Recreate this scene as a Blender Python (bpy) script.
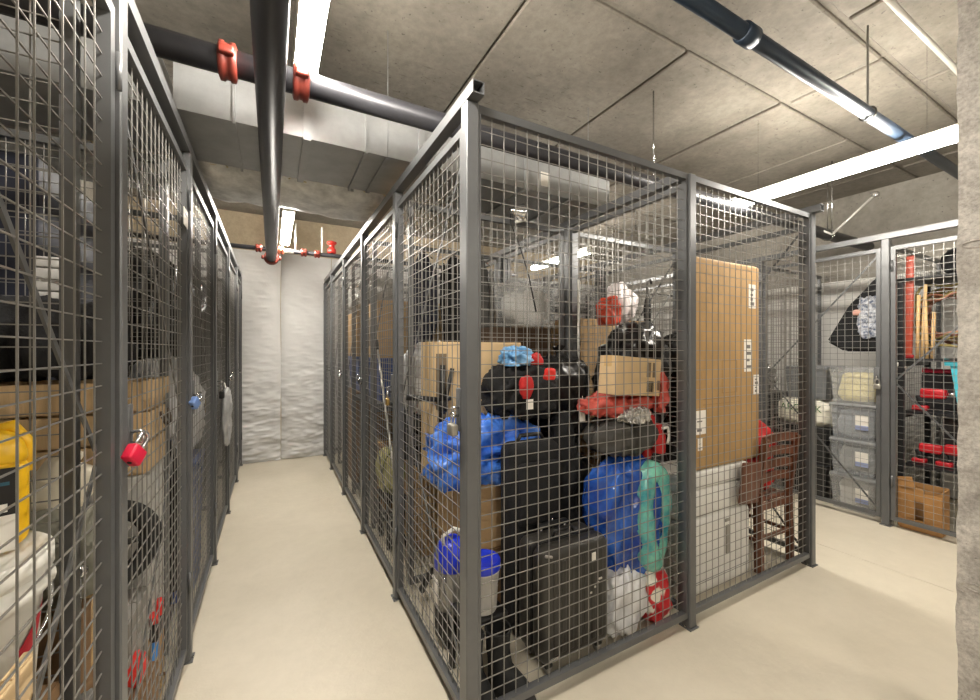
import bpy, bmesh, math, random
from mathutils import Vector, Matrix, noise, Euler

S = bpy.context.scene
for o in list(bpy.data.objects):
    bpy.data.objects.remove(o)

# ------------------------------------------------------------------ camera
F_PX, CX, CY, EYE, YAW = 401.0, 490.0, 350.5, 1.40, math.radians(28.53)
cam_data = bpy.data.cameras.new('camera')
cam_data.sensor_width = 36.0
cam_data.lens = F_PX / 980.0 * 36.0
cam_data.clip_start = 0.02
camera = bpy.data.objects.new('camera', cam_data)
S.collection.objects.link(camera)
camera.location = (0, 0, EYE)
camera.rotation_euler = (math.radians(90), 0, -YAW)
S.camera = camera

# ------------------------------------------------------------------ world, exposure
world = bpy.data.worlds.new('basement_air')
S.world = world
world.use_nodes = True
world.node_tree.nodes['Background'].inputs[0].default_value = (0.9, 0.93, 1.0, 1)
world.node_tree.nodes['Background'].inputs[1].default_value = 0.02
S.view_settings.view_transform = 'Standard'
S.view_settings.look = 'None'
S.view_settings.gamma = 1.0
S.view_settings.use_curve_mapping = False
S.view_settings.exposure = 0.32
LAMP = 135.0                       # emission of every strip light in the room


def W(px, py, X=None, Y=None, Z=None, D=None):
    """photo pixel -> point on the plane X=, Y=, Z= (or at forward depth D)"""
    u, v = (px - CX) / F_PX, (CY - py) / F_PX
    c, s = math.cos(YAW), math.sin(YAW)
    d = Vector((s + u * c, c - u * s, v))
    if X is not None: t = X / d.x
    elif Y is not None: t = Y / d.y
    elif Z is not None: t = (Z - EYE) / d.z
    else: t = D
    return Vector((0, 0, EYE)) + d * t


# ------------------------------------------------------------------ materials
def lin(c):
    return tuple((x / 255 / 12.92) if x / 255 <= 0.04045 else ((x / 255 + 0.055) / 1.055) ** 2.4 for x in c)


_mats = {}


def M(name, rgb, rough=0.6, metal=0.0, var=0.12, vscale=6.0, bump=0.0, bscale=40.0,
      rgb2=None, stretch=None, edge=(0.36, 0.66), alpha=1.0, emit=0.0, spec=0.5, detail=5.0, coat=0.0, trans=0.0):
    if name in _mats:
        return _mats[name]
    m = bpy.data.materials.new(name)
    m.use_nodes = True
    nt = m.node_tree
    b = nt.nodes['Principled BSDF']
    L = nt.links.new
    tc = nt.nodes.new('ShaderNodeTexCoord')
    mp = nt.nodes.new('ShaderNodeMapping')
    L(tc.outputs['Object'], mp.inputs[0])
    if stretch: mp.inputs['Scale'].default_value = stretch
    n1 = nt.nodes.new('ShaderNodeTexNoise')
    n1.inputs['Scale'].default_value = vscale
    n1.inputs['Detail'].default_value = detail
    n1.inputs['Roughness'].default_value = 0.62
    L(mp.outputs[0], n1.inputs['Vector'])
    rp = nt.nodes.new('ShaderNodeValToRGB')
    base = lin(rgb)
    a = tuple(max(0, x * (1 - var)) for x in base)
    z = lin(rgb2) if rgb2 else tuple(min(1, x * (1 + var)) for x in base)
    rp.color_ramp.elements[0].color = (*a, 1)
    rp.color_ramp.elements[1].color = (*z, 1)
    rp.color_ramp.elements[0].position = edge[0]
    rp.color_ramp.elements[1].position = edge[1]
    L(n1.outputs['Fac'], rp.inputs[0])
    L(rp.outputs[0], b.inputs['Base Color'])
    b.inputs['Roughness'].default_value = rough
    b.inputs['Metallic'].default_value = metal
    b.inputs['Specular IOR Level'].default_value = spec
    b.inputs['Alpha'].default_value = alpha
    b.inputs['Coat Weight'].default_value = coat
    b.inputs['Transmission Weight'].default_value = trans
    if emit:
        b.inputs['Emission Color'].default_value = (*lin(rgb), 1)
        b.inputs['Emission Strength'].default_value = emit
    if bump:
        n2 = nt.nodes.new('ShaderNodeTexNoise')
        n2.inputs['Scale'].default_value = bscale
        n2.inputs['Detail'].default_value = 6
        L(mp.outputs[0], n2.inputs['Vector'])
        bp = nt.nodes.new('ShaderNodeBump')
        bp.inputs['Strength'].default_value = bump
        bp.inputs['Distance'].default_value = 0.01
        L(n2.outputs['Fac'], bp.inputs['Height'])
        L(bp.outputs[0], b.inputs['Normal'])
    _mats[name] = m
    return m


def concrete(name, rgb, dark, pits=True, wear=0.5, scale=1.2, rough=0.85, streak=False):
    """cast concrete: broad cloudy tone, finer blotches, sparse dark pits"""
    if name in _mats: return _mats[name]
    m = bpy.data.materials.new(name); m.use_nodes = True
    nt = m.node_tree; L = nt.links.new; b = nt.nodes['Principled BSDF']
    tc = nt.nodes.new('ShaderNodeTexCoord')
    def nz(s, det, rough_):
        n = nt.nodes.new('ShaderNodeTexNoise'); n.inputs['Scale'].default_value = s
        n.inputs['Detail'].default_value = det; n.inputs['Roughness'].default_value = rough_
        L(tc.outputs['Object'], n.inputs['Vector']); return n
    def ramp(src, p0, c0, p1, c1):
        r = nt.nodes.new('ShaderNodeValToRGB')
        r.color_ramp.elements[0].position = p0; r.color_ramp.elements[0].color = (*c0, 1)
        r.color_ramp.elements[1].position = p1; r.color_ramp.elements[1].color = (*c1, 1)
        L(src, r.inputs[0]); return r
    def mix(fac, a, c, mode='MIX'):
        x = nt.nodes.new('ShaderNodeMix'); x.data_type = 'RGBA'; x.blend_type = mode
        if isinstance(fac, float): x.inputs[0].default_value = fac
        else: L(fac, x.inputs[0])
        L(a, x.inputs[6]); L(c, x.inputs[7]); return x.outputs[2]
    big = ramp(nz(scale, 6, 0.6).outputs['Fac'], 0.35, lin(dark), 0.65, lin(rgb))
    fine = ramp(nz(scale * 14, 8, 0.7).outputs['Fac'], 0.3, (1 - wear * 0.45,) * 3, 0.62, (1, 1, 1))
    col = mix(1.0, big.outputs[0], fine.outputs[0], 'MULTIPLY')
    if pits:
        pit = ramp(nz(scale * 30, 2, 0.5).outputs['Fac'], 0.25, (0.35,) * 3, 0.31, (1, 1, 1))
        col = mix(0.8, col, pit.outputs[0], 'MULTIPLY')
    if streak:                       # short board-grain dashes left by the formwork
        mp = nt.nodes.new('ShaderNodeMapping'); mp.inputs['Scale'].default_value = (5, 26, 1)
        L(tc.outputs['Object'], mp.inputs[0])
        n = nz(1.6, 3, 0.6); L(mp.outputs[0], n.inputs['Vector'])
        st = ramp(n.outputs['Fac'], 0.30, (0.5, 0.48, 0.45), 0.40, (1, 1, 1))
        msk = ramp(nz(0.9, 3, 0.5).outputs['Fac'], 0.48, (0, 0, 0), 0.62, (1, 1, 1))
        col = mix(msk.outputs[0], col, mix(1.0, col, st.outputs[0], 'MULTIPLY'))
    L(col, b.inputs['Base Color'])
    b.inputs['Roughness'].default_value = rough
    bp = nt.nodes.new('ShaderNodeBump'); bp.inputs['Strength'].default_value = 0.35
    bp.inputs['Distance'].default_value = 0.01
    L(nz(scale * 20, 8, 0.7).outputs['Fac'], bp.inputs['Height'])
    L(bp.outputs[0], b.inputs['Normal'])
    _mats[name] = m
    return m


STEEL = M('grey_painted_steel', (100, 101, 102), 0.38, 0.35, 0.06, 9)
WIRE = M('grey_welded_wire', (140, 138, 134), 0.36, 0.45, 0.05, 9)
FLOOR = concrete('sealed_floor', (209, 200, 182), (194, 185, 166), pits=False, wear=0.12, scale=0.8, rough=0.42)
CEIL = concrete('formed_ceiling', (148, 141, 130), (114, 108, 98), wear=0.55, scale=1.5, streak=True)
PILLAR = concrete('rough_pillar', (206, 200, 192), (156, 150, 142), wear=1.0, scale=6)
BLANKET = M('white_insulation', (200, 199, 197), 0.5, 0, 0.05, 3, 0.25, 12)
BANDC = concrete('bare_wall_band', (188, 172, 146), (160, 146, 122), wear=0.4, scale=2)
WALLC = concrete('cast_wall', (165, 160, 150), (130, 125, 116), wear=0.5, scale=1.2)
PIPEB = M('black_pipe', (56, 56, 60), 0.4, 0.35, 0.15, 5)
PIPEBLUE = M('blue_black_pipe', (38, 52, 68), 0.35, 0.3, 0.15, 5)
PIPEW = M('white_conduit', (205, 203, 196), 0.35, 0.3, 0.06, 5)
REDFIT = M('red_coupling', (112, 44, 34), 0.4, 0.1, 0.2, 20)
GALV = M('galvanised_sheet', (166, 168, 169), 0.42, 0.5, 0.10, 7)
FOIL = M('foil_wrap', (214, 214, 212), 0.4, 0.35, 0.25, 9, 0.5, 18)
CHROME = M('bright_chrome', (205, 205, 205), 0.18, 0.95, 0.04)
WHITEP = M('white_plastic', (226, 224, 216), 0.45, 0, 0.04)
BLACKP = M('black_plastic', (26, 26, 27), 0.42, 0, 0.15)
BLACKF = M('black_fabric', (24, 24, 26), 0.85, 0, 0.35, 14, 0.4, 120)
BLACKBAG = M('black_bin_liner', (16, 16, 18), 0.3, 0, 0.2, 10, 0.3, 14)
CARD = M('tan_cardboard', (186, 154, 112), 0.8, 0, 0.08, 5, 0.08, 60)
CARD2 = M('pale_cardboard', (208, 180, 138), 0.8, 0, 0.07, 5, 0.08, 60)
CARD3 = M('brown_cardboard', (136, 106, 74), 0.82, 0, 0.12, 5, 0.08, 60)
TAPE = M('packing_tape', (206, 172, 122), 0.25, 0, 0.05, 5)
PAPER = M('white_paper', (236, 232, 224), 0.7, 0, 0.03)
INK = M('black_ink', (34, 32, 32), 0.7, 0, 0.05)
INKGREY = M('grey_ink', (120, 104, 84), 0.7, 0, 0.1)
RUBBER = M('dark_rubber', (30, 30, 30), 0.75, 0, 0.1)
BRASS = M('brass', (170, 142, 88), 0.32, 0.85, 0.1)
LIGHTMAT = M('lit_diffuser', (255, 248, 236), 0.4, 0, 0.0, emit=LAMP)


# ------------------------------------------------------------------ geometry helpers
class B:
    """collects shapes in a bmesh; build() links them as ONE mesh object"""
    def __init__(s):
        s.bm = bmesh.new()

    def quad(s, pts):
        return s.bm.faces.new([s.bm.verts.new(p) for p in pts])

    def box(s, x0, x1, y0, y1, z0, z1):
        v = [s.bm.verts.new(p) for p in ((x0, y0, z0), (x1, y0, z0), (x1, y1, z0), (x0, y1, z0),
                                         (x0, y0, z1), (x1, y0, z1), (x1, y1, z1), (x0, y1, z1))]
        for f in ((0, 3, 2, 1), (4, 5, 6, 7), (0, 1, 5, 4), (1, 2, 6, 5), (2, 3, 7, 6), (3, 0, 4, 7)):
            s.bm.faces.new([v[i] for i in f])
        return s

    def _merge(s, t, mat=None):
        if mat is not None: bmesh.ops.transform(t, matrix=mat, verts=t.verts)
        mp = {v: s.bm.verts.new(v.co) for v in t.verts}
        for f in t.faces:
            nf = s.bm.faces.new([mp[v] for v in f.verts]); nf.smooth = f.smooth
        t.free()
        return s

    def rbox(s, cx, cy, z0, w, d, h, r=0.01, seg=3, rot=None, smooth=True, taper=1.0):
        t = bmesh.new()
        bmesh.ops.create_cube(t, size=1.0)
        for v in t.verts:
            k = taper if v.co.z < 0 else 1.0
            v.co = Vector((v.co.x * w * k, v.co.y * d * k, v.co.z * h))
        bmesh.ops.bevel(t, geom=list(t.edges), offset=min(r, w * .49, d * .49, h * .49), segments=seg, affect='EDGES', profile=0.5)
        for f in t.faces: f.smooth = smooth
        m = Matrix.Translation((cx, cy, z0 + h / 2))
        if rot: m = m @ Euler(rot).to_matrix().to_4x4()
        return s._merge(t, m)

    def bar(s, p0, p1, w, h=None, up=(0, 0, 1)):
        """square bar from p0 to p1, closed"""
        h = w if h is None else h
        p0, p1 = Vector(p0), Vector(p1)
        d = (p1 - p0).normalized(); up = Vector(up)
        if abs(d.dot(up)) > 0.98: up = Vector((1, 0, 0))
        a = d.cross(up).normalized() * w / 2; c = a.cross(d).normalized() * h / 2
        v = [s.bm.verts.new(p + q) for p in (p0, p1) for q in (-a - c, a - c, a + c, -a + c)]
        for f in ((0, 1, 2, 3), (7, 6, 5, 4), (0, 4, 5, 1), (1, 5, 6, 2), (2, 6, 7, 3), (3, 7, 4, 0)):
            s.bm.faces.new([v[i] for i in f])
        return s

    def wire(s, p0, p1, w, up):
        """open-ended square wire, eight triangles"""
        p0, p1 = Vector(p0), Vector(p1)
        d = (p1 - p0).normalized(); up = Vector(up)
        a = d.cross(up).normalized() * w / 2; c = a.cross(d).normalized() * w / 2
        v = [s.bm.verts.new(p + q) for p in (p0, p1) for q in (-a - c, a - c, a + c, -a + c)]
        for f in ((0, 4, 5, 1), (1, 5, 6, 2), (2, 6, 7, 3), (3, 7, 4, 0)):
            s.bm.faces.new([v[i] for i in f])
        return s

    def tube(s, pts, r, n=10, closed=False, cap=True):
        pts = [Vector(p) for p in pts]
        rs = r if isinstance(r, (list, tuple)) else [r] * len(pts)
        rings = []; ref = None; N = len(pts)
        for i, p in enumerate(pts):
            if closed: t = pts[(i + 1) % N] - pts[i - 1]
            else: t = pts[min(i + 1, N - 1)] - pts[max(i - 1, 0)]
            t.normalize()
            if ref is None:
                ref = Vector((0, 0, 1)) if abs(t.z) < 0.9 else Vector((1, 0, 0))
            a = t.cross(ref)
            if a.length < 1e-4: a = t.orthogonal()
            a.normalize(); c = t.cross(a).normalized(); ref = -c if False else a.cross(t).normalized()
            rings.append([s.bm.verts.new(p + (a * math.cos(q) + c * math.sin(q)) * rs[i])
                          for q in (2 * math.pi * k / n for k in range(n))])
        R = range(N if closed else N - 1)
        for i in R:
            A, C = rings[i], rings[(i + 1) % N]
            for k in range(n):
                f = s.bm.faces.new([A[k], A[(k + 1) % n], C[(k + 1) % n], C[k]]); f.smooth = True
        if cap and not closed:
            s.bm.faces.new(rings[0][::-1]); s.bm.faces.new(rings[-1])
        return s

    def lathe(s, prof, cx=0, cy=0, z=0, n=28, axis='Z', sx=1, sy=1):
        """prof: list of (radius, height)"""
        rings = []
        for r, h in prof:
            ring = []
            for k in range(n):
                q = 2 * math.pi * k / n
                p = (r * math.cos(q) * sx, r * math.sin(q) * sy, h)
                if axis == 'Y': p = (p[0], p[2], p[1])
                if axis == 'X': p = (p[2], p[0], p[1])
                ring.append(s.bm.verts.new((p[0] + cx, p[1] + cy, p[2] + z)))
            rings.append(ring)
        for A, C in zip(rings, rings[1:]):
            for k in range(n):
                f = s.bm.faces.new([A[k], A[(k + 1) % n], C[(k + 1) % n], C[k]]); f.smooth = True
        s.bm.faces.new(rings[0][::-1]); s.bm.faces.new(rings[-1])
        return s

    def soft(s, w, d, h, seed=0, n=2.6, amp=0.05, fold=0.05, freq=5.0, vert=1.0, res=(44, 30), loc=(0, 0, 0),
             flat=0.04, slump=0.0, smooth=True, lean=(0, 0)):
        """a stuffed, creased bag: a superellipsoid with lumps and sharp folds, flattened underneath"""
        off = Vector((seed * 7.31, seed * 3.17, seed * 5.71)); e = 2.0 / n
        P = lambda x: math.copysign(abs(x) ** e, x)
        rows = []
        nu, nv = res
        for j in range(nv + 1):
            ph = -math.pi / 2 + math.pi * j / nv; row = []
            for i in range(nu):
                th = 2 * math.pi * i / nu
                q = Vector((P(math.cos(ph)) * P(math.cos(th)), P(math.cos(ph)) * P(math.sin(th)), P(math.sin(ph))))
                if j in (0, nv) and i: row.append(row[0]); continue
                x = Vector((q.x * w / 2, q.y * d / 2, q.z * h / 2))
                m = Vector((x.x, x.y, x.z * vert)) * freq + off
                k = amp * noise.noise(m * 0.6) * 1.6 + fold * (0.5 - abs(noise.noise(m * 1.7)) * 2.2) \
                    + fold * 0.5 * (0.4 - abs(noise.noise(m * 4.1)) * 2)
                dr = Vector((q.x, q.y, q.z)).normalized()
                x += dr * k
                zz = (x.z + h / 2) / h
                if slump: x.x *= 1 + slump * (1 - zz); x.y *= 1 + slump * (1 - zz)
                x.x += lean[0] * zz; x.y += lean[1] * zz
                z = x.z + h / 2
                if z < flat * h: z = 0.15 * z if z > 0 else 0.0
                row.append(s.bm.verts.new((x.x + loc[0], x.y + loc[1], max(z, 0) + loc[2])))
            rows.append(row)
        for j in range(nv):
            for i in range(nu):
                vs = []
                for v in (rows[j][i], rows[j][(i + 1) % nu], rows[j + 1][(i + 1) % nu], rows[j + 1][i]):
                    if v not in vs: vs.append(v)
                if len(vs) > 2:
                    try: f = s.bm.faces.new(vs); f.smooth = smooth
                    except ValueError: pass
        return s

    def build(s, name, mat, parent=None, loc=None, rot=None, normals=True):
        if normals: bmesh.ops.recalc_face_normals(s.bm, faces=s.bm.faces)
        me = bpy.data.meshes.new(name)
        s.bm.to_mesh(me); s.bm.free()
        me.materials.append(mat)
        return link(name, me, parent, loc, rot)


def link(name, me, parent=None, loc=None, rot=None):
    o = bpy.data.objects.new(name, me)
    S.collection.objects.link(o)
    if parent: o.parent = parent
    if loc is not None: o.location = loc
    if rot is not None: o.rotation_euler = rot
    return o


def tag(o, label, cat, group=None):
    o['label'] = label; o['category'] = cat
    if group: o['group'] = group
    return o


def thing(name, label, cat, loc=(0, 0, 0), rz=0.0, group=None, rot=None):
    o = bpy.data.objects.new(name, None)
    o.empty_display_size = 0.1
    S.collection.objects.link(o)
    o.location = loc
    o.rotation_euler = rot if rot else (0, 0, rz)
    return tag(o, label, cat, group)


def struct(o):
    o['kind'] = 'structure'
    return o


def stuff(o):
    o['kind'] = 'stuff'
    return o


# ------------------------------------------------------------------ lamps of the room
def strip_light(x, y0, y1, z, label):
    t = thing('strip_light', label, 'light', (x, (y0 + y1) / 2, z), group='ceiling strip lights')
    h = (y1 - y0) / 2
    b = B()
    prof = [(-.024, .048), (-.044, .020), (-.034, .0), (.034, .0), (.044, .020), (.024, .048)]
    A = [b.bm.verts.new((p[0], -h + .012, p[1])) for p in prof]
    C = [b.bm.verts.new((p[0], h - .012, p[1])) for p in prof]
    for i in range(5): b.bm.faces.new([A[i], A[i + 1], C[i + 1], C[i]])
    b.bm.faces.new(A[::-1]); b.bm.faces.new(C)
    b.build('diffuser', LIGHTMAT, t)
    B().box(-.026, .026, -h, h, .049, .075).build('housing', WHITEP, t)
    for sy in (-1, 1):
        B().rbox(0, sy * (h - .005), -.003, .094, .012, .052, .004).build('end_cap', WHITEP, t)
        B().tube([(0, sy * h * .7, .075), (0, sy * h * .7, HC - z)], .0009, 5).build('hanger_wire', CHROME, t)


HC = 3.10          # ceiling
HT = 2.33          # top of the cage runs
YG = [0.375, 1.305, 2.245, 3.175, 4.105, 5.035, 5.72]
XL, XA, XM, XB, XR = -0.345, 0.627, 1.857, 3.086, 4.32     # cage fronts and the partition between
strip_light(0.125, 0.62, 1.86, 2.55, 'strip light over the near end of the left aisle')
strip_light(0.125, 3.72, 4.95, 2.55, 'strip light at the far end of the left aisle, before the white wall')
strip_light(3.15, 0.60, 1.84, 2.50, 'long strip light beside the concrete pillar, over the right aisle')
strip_light(3.22, 3.52, 4.66, 2.52, 'strip light seen through the front wire mesh, far in the right aisle')
strip_light(0.125, -2.3, -1.06, 2.55, 'strip light behind the viewer in line with the left aisle')
strip_light(3.15, -2.3, -1.06, 2.52, 'strip light behind the viewer in line with the right aisle')

# ------------------------------------------------------------------ room shell
floor = struct(B().box(-1.75, 5.75, -3.0, 5.9, -0.12, -0.012).build('floor', FLOOR))
for x0, x1 in ((-1.75, 3.466), (3.470, 5.75)):
    B().box(x0, x1, -3.0, 5.9, -0.012, 0).build('slab', FLOOR, floor)
ceiling = struct(B().box(-1.75, 5.75, -3.0, 5.9, HC + .024, HC + .15).build('ceiling', CEIL))
random.seed(4)
rows = [(-3.0, -1.1, 0.1), (-1.1, 0.95, 0.6), (0.95, 1.46, 0.14), (1.46, 3.5, 0.09), (3.5, 5.9, 0.1)]
for i, (y0, y1, off) in enumerate(rows):
    xs = [-1.75] + [x for x in (off - 1 + k * (2.0 if i == 2 else 1.0) for k in range(8)) if -1.6 < x < 5.6] + [5.75]
    for x0, x1 in zip(xs, xs[1:]):
        z = HC + random.uniform(-.004, .004)
        b = B(); b.rbox((x0 + x1) / 2, (y0 + y1) / 2, z, x1 - x0 - .018, y1 - y0 - .034, .03, .008, 1, smooth=False)
        b.build('formwork_panel', CEIL, ceiling)
struct(B().box(-1.75, -1.60, -3.0, 5.9, 0, HC).build('wall_left', WALLC))
wall_right = struct(B().box(5.60, 5.75, -3.0, 5.9, 0, HC).build('wall_right', WALLC))
for k in range(7):
    B().rbox(5.595, -.6 + k * .92, .02, .02, .90, 2.15, .006, 2).build('white_board', M('pale_wall', (214, 212, 208), 0.6, 0, 0.05, 2), wall_right)
struct(B().box(-1.75, 5.75, -3.15, -3.0, 0, HC).build('wall_front', WALLC))
wall_back = struct(B().box(-1.75, 5.75, 5.80, 5.95, 0, HC).build('wall_back', BANDC))


def blanket(x0, x1, z1, seed):
    b = B(); nx, nz = 26, 170
    g = []
    for j in range(nz + 1):
        z = z1 * j / nz; row = []
        for i in range(nx + 1):
            a = i / nx; x = x0 + (x1 - x0) * a
            edge = min(a, 1 - a)
            puff = 0.035 * (1 - math.exp(-edge * 14))
            low = max(0, 1 - z / 1.5)
            p = Vector((x * 3, seed * 5.0, z * 6))
            wr = (abs(noise.noise(Vector((x * 6, seed, z * 30)))) * .044 + noise.noise(p * 1.3) * .024) * (0.18 + 1.1 * low)
            sag = noise.noise(Vector((seed, z * 1.3, 1))) * .015
            row.append(b.bm.verts.new((x + sag * (0.3 if edge > .2 else 1), 5.79 - puff - wr, max(z + (noise.noise(p) * .01 if 0 < j < nz else 0), 0.005))))
        g.append(row)
    for j in range(nz):
        for i in range(nx):
            f = b.bm.faces.new([g[j][i], g[j][i + 1], g[j + 1][i + 1], g[j + 1][i]]); f.smooth = True
    b.build('insulation_blanket', BLANKET, wall_back, normals=False)


for k in range(12):
    blanket(-1.70 + 0.6 * k + .003, -1.10 + 0.6 * k - .003, 2.63, k + 3)

# rough square concrete pillar at the right edge of the picture
def pillar():
    b = B(); x0, x1, y0, y1 = 1.92, 2.38, -.06, .412
    nz, ns = 150, 9
    def ring(z):
        pts = []
        cs = [(x0, y0), (x0, y1), (x1, y1), (x1, y0)]
        for k in range(4):
            a, c = Vector(cs[k]), Vector(cs[(k + 1) % 4])
            for i in range(ns):
                p = a.lerp(c, i / ns)
                q = Vector((p.x, p.y, z))
                j = noise.noise(q * 9) * .006 + noise.noise(q * 45) * .0032
                dirv = Vector((p.x - (x0 + x1) / 2, p.y - (y0 + y1) / 2)).normalized()
                pts.append((p.x + dirv.x * j, p.y + dirv.y * j, z))
        return pts
    prev = None
    for j in range(nz + 1):
        r = [b.bm.verts.new(p) for p in ring(HC * j / nz)]
        if prev:
            for k in range(len(r)):
                b.bm.faces.new([prev[k], prev[(k + 1) % len(r)], r[(k + 1) % len(r)], r[k]])
        prev = r
    b.bm.faces.new(prev)
    o = b.build('pillar', PILLAR)
    struct(o); tag(o, 'rough cast concrete pillar standing at the right edge', 'pillar')
    for z in (1.73, .66):      # form tie scars
        B().tube([(x0 - .002 + .004 * math.cos(q * 1.0) * 0, y1 - .045 + .035 * math.cos(q), z + .011 * math.sin(q))
                  for q in (2 * math.pi * i / 14 for i in range(14))], .0035, 6, closed=True).build('form_tie_scar', PILLAR, o)


pillar()


# ------------------------------------------------------------------ cages
def post(x, y, label, z1=2.285, w=.05):
    t = thing('cage_post', label, 'post', (x, y, 0), group='steel cage posts')
    B().rbox(0, 0, .006, w, w, z1 - .006, .004, 1, smooth=False).build('shaft', STEEL, t)
    B().box(-.033, .033, -.033, .033, 0, .006).build('foot_plate', STEEL, t)
    for sx in (-1, 1):
        B().lathe([(.006, .006), (.006, .012), (.004, .014)], sx * .029, .0, 0, 6).build('anchor_bolt', CHROME, t)
    return t


def grid(L, z0, z1, w=.0028, px=.0508, pz=.0508, side=1):
    b = B()
    n = max(2, round(L / px)); 
    for i in range(1, n):
        x = L * i / n
        b.wire((x, 0, z0), (x, 0, z1), w, (0, 1, 0))
    m = round((z1 - z0) / pz)
    for j in range(1, m):
        z = z0 + (z1 - z0) * j / m
        b.wire((0, side * w * .9, z), (L, side * w * .9, z), w, (0, 0, 1))
    return b


def panel(name, label, cat, p0, p1, z0=.055, z1=2.25, sw=.028, door=0, px=.0508, group=None, brace=True, gap=.030):
    """welded-mesh panel from p0 to p1 (plan); door = +1/-1: aisle side in the panel's own y"""
    p0, p1 = Vector(p0), Vector(p1)
    d = p1 - p0; Lt = d.length
    t = thing(name, label, cat, (p0.x, p0.y, 0), math.atan2(d.y, d.x), group)
    a, L = gap, Lt - gap
    for x in (a, L - sw):
        B().box(x, x + sw, -.014, .014, z0, z1).build('stile', STEEL, t)
    B().box(a + sw, L - sw, -.014, .014, z0, z0 + .03).build('bottom_rail', STEEL, t)
    B().box(a + sw, L - sw, -.014, .014, z1 - .03, z1).build('top_rail', STEEL, t)
    g = grid(L - a - 2 * sw, z0 + .03, z1 - .03, px=px)
    stuff(g.build('wire_mesh', WIRE, t, loc=(a + sw, 0, 0)))
    if door:
        s = door
        B().rbox(a + .022, s * .020, 1.10, .038, .010, .16, .004, 2).build('hasp', STEEL, t)
        B().tube([(a + sw * .5, s * .024, 1.19), (a + sw * .5, s * .05, 1.19), (a + sw * .5, s * .05, 1.16), (a + sw * .5, s * .024, 1.16)], .005, 6).build('staple', CHROME, t)
        for z in (.32, 2.02):
            B().lathe([(.006, 0), (.006, .09)], L - .010, s * .024, z, 8).build('hinge', STEEL, t)
        if brace:
            yb = -s * .013
            B().bar((a + sw, yb, z1 - .06), (L - sw, yb, 1.17), .013, .005, (0, 1, 0)).build('brace', STEEL, t)
            B().bar((L - sw, yb, 1.13), (a + sw, yb, z0 + .06), .013, .005, (0, 1, 0)).build('brace', STEEL, t)
    return t


def header(p0, p1, label, w=.045, z=2.287):
    """square hollow tube lying on the post tops"""
    t = B(); p0, p1 = Vector((*p0, z)), Vector((*p1, z)); L = (p1 - p0).length
    i = w / 2 - .004; o = w / 2
    pr = lambda r: [(-r, -r), (r, -r), (r, r), (-r, r)]
    rings = [[t.bm.verts.new((x, q[0], q[1] + o)) for q in pr(r)] for x, r in ((0, o), (L, o), (L, i), (0, i))]
    for A, C in zip(rings, rings[1:] + rings[:1]):
        for k in range(4): t.bm.faces.new([A[k], A[(k + 1) % 4], C[(k + 1) % 4], C[k]])
    d = p1 - p0
    ob = t.build('header_tube', STEEL, loc=p0, rot=(0, 0, math.atan2(d.y, d.x)))
    return tag(ob, label, 'beam', 'header beams on the cages')


ORD = ['nearest', 'second', 'third', 'fourth', 'fifth', 'sixth', 'seventh']
for i, y in enumerate(YG):
    if i: post(XL, y, f'{ORD[i-1]} grey steel post along the left aisle row of cages')
    if i: post(XR, y, f'{ORD[i]} grey steel post along the right hand row of cages')
    else: post(XR, y, 'grey steel post of the right hand row hidden behind the pillar')
for i, y in enumerate(YG[1:]):
    post(XA, y, ['corner steel post of the middle cage block facing the viewer',
                 'second steel post along the left side of the middle cage block',
                 'third steel post along the left side of the middle cage block',
                 'fourth steel post along the left side of the middle cage block',
                 'fifth steel post along the left side of the middle cage block',
                 'last steel post on the left of the middle block by the white wall'][i])
    post(XM, y, ['wide steel post between the two front mesh panels',
                 'steel post on the centre line of the middle block, behind the luggage pile',
                 'third steel post on the centre line of the middle cage block',
                 'fourth steel post on the centre line of the middle cage block',
                 'fifth steel post on the centre line of the middle cage block',
                 'last steel post on the centre line by the white wall'][i])
    post(XB, y, ['steel corner post of the middle block beside the wooden chair',
                 'second steel post on the right side of the middle cage block',
                 'third steel post on the right side of the middle cage block',
                 'fourth steel post on the right side of the middle cage block',
                 'fifth steel post on the right side of the middle cage block',
                 'last steel post on the right side of the middle block by the back wall'][i])

header((XL, .30), (XL, 5.70), 'long square tube along the top of the left cage row')
header((XA, 1.235), (XA, 5.70), 'square tube with open end on top of the middle block, left side')
header((XB, 1.235), (XB, 5.70), 'square tube with open end on top of the middle block, right side')
header((XR, .30), (XR, 5.70), 'long square tube along the top of the right hand cage row')
header((XM, 1.34), (XM, 5.70), 'square tube over the centre partition of the middle block', z=2.27)

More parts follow.
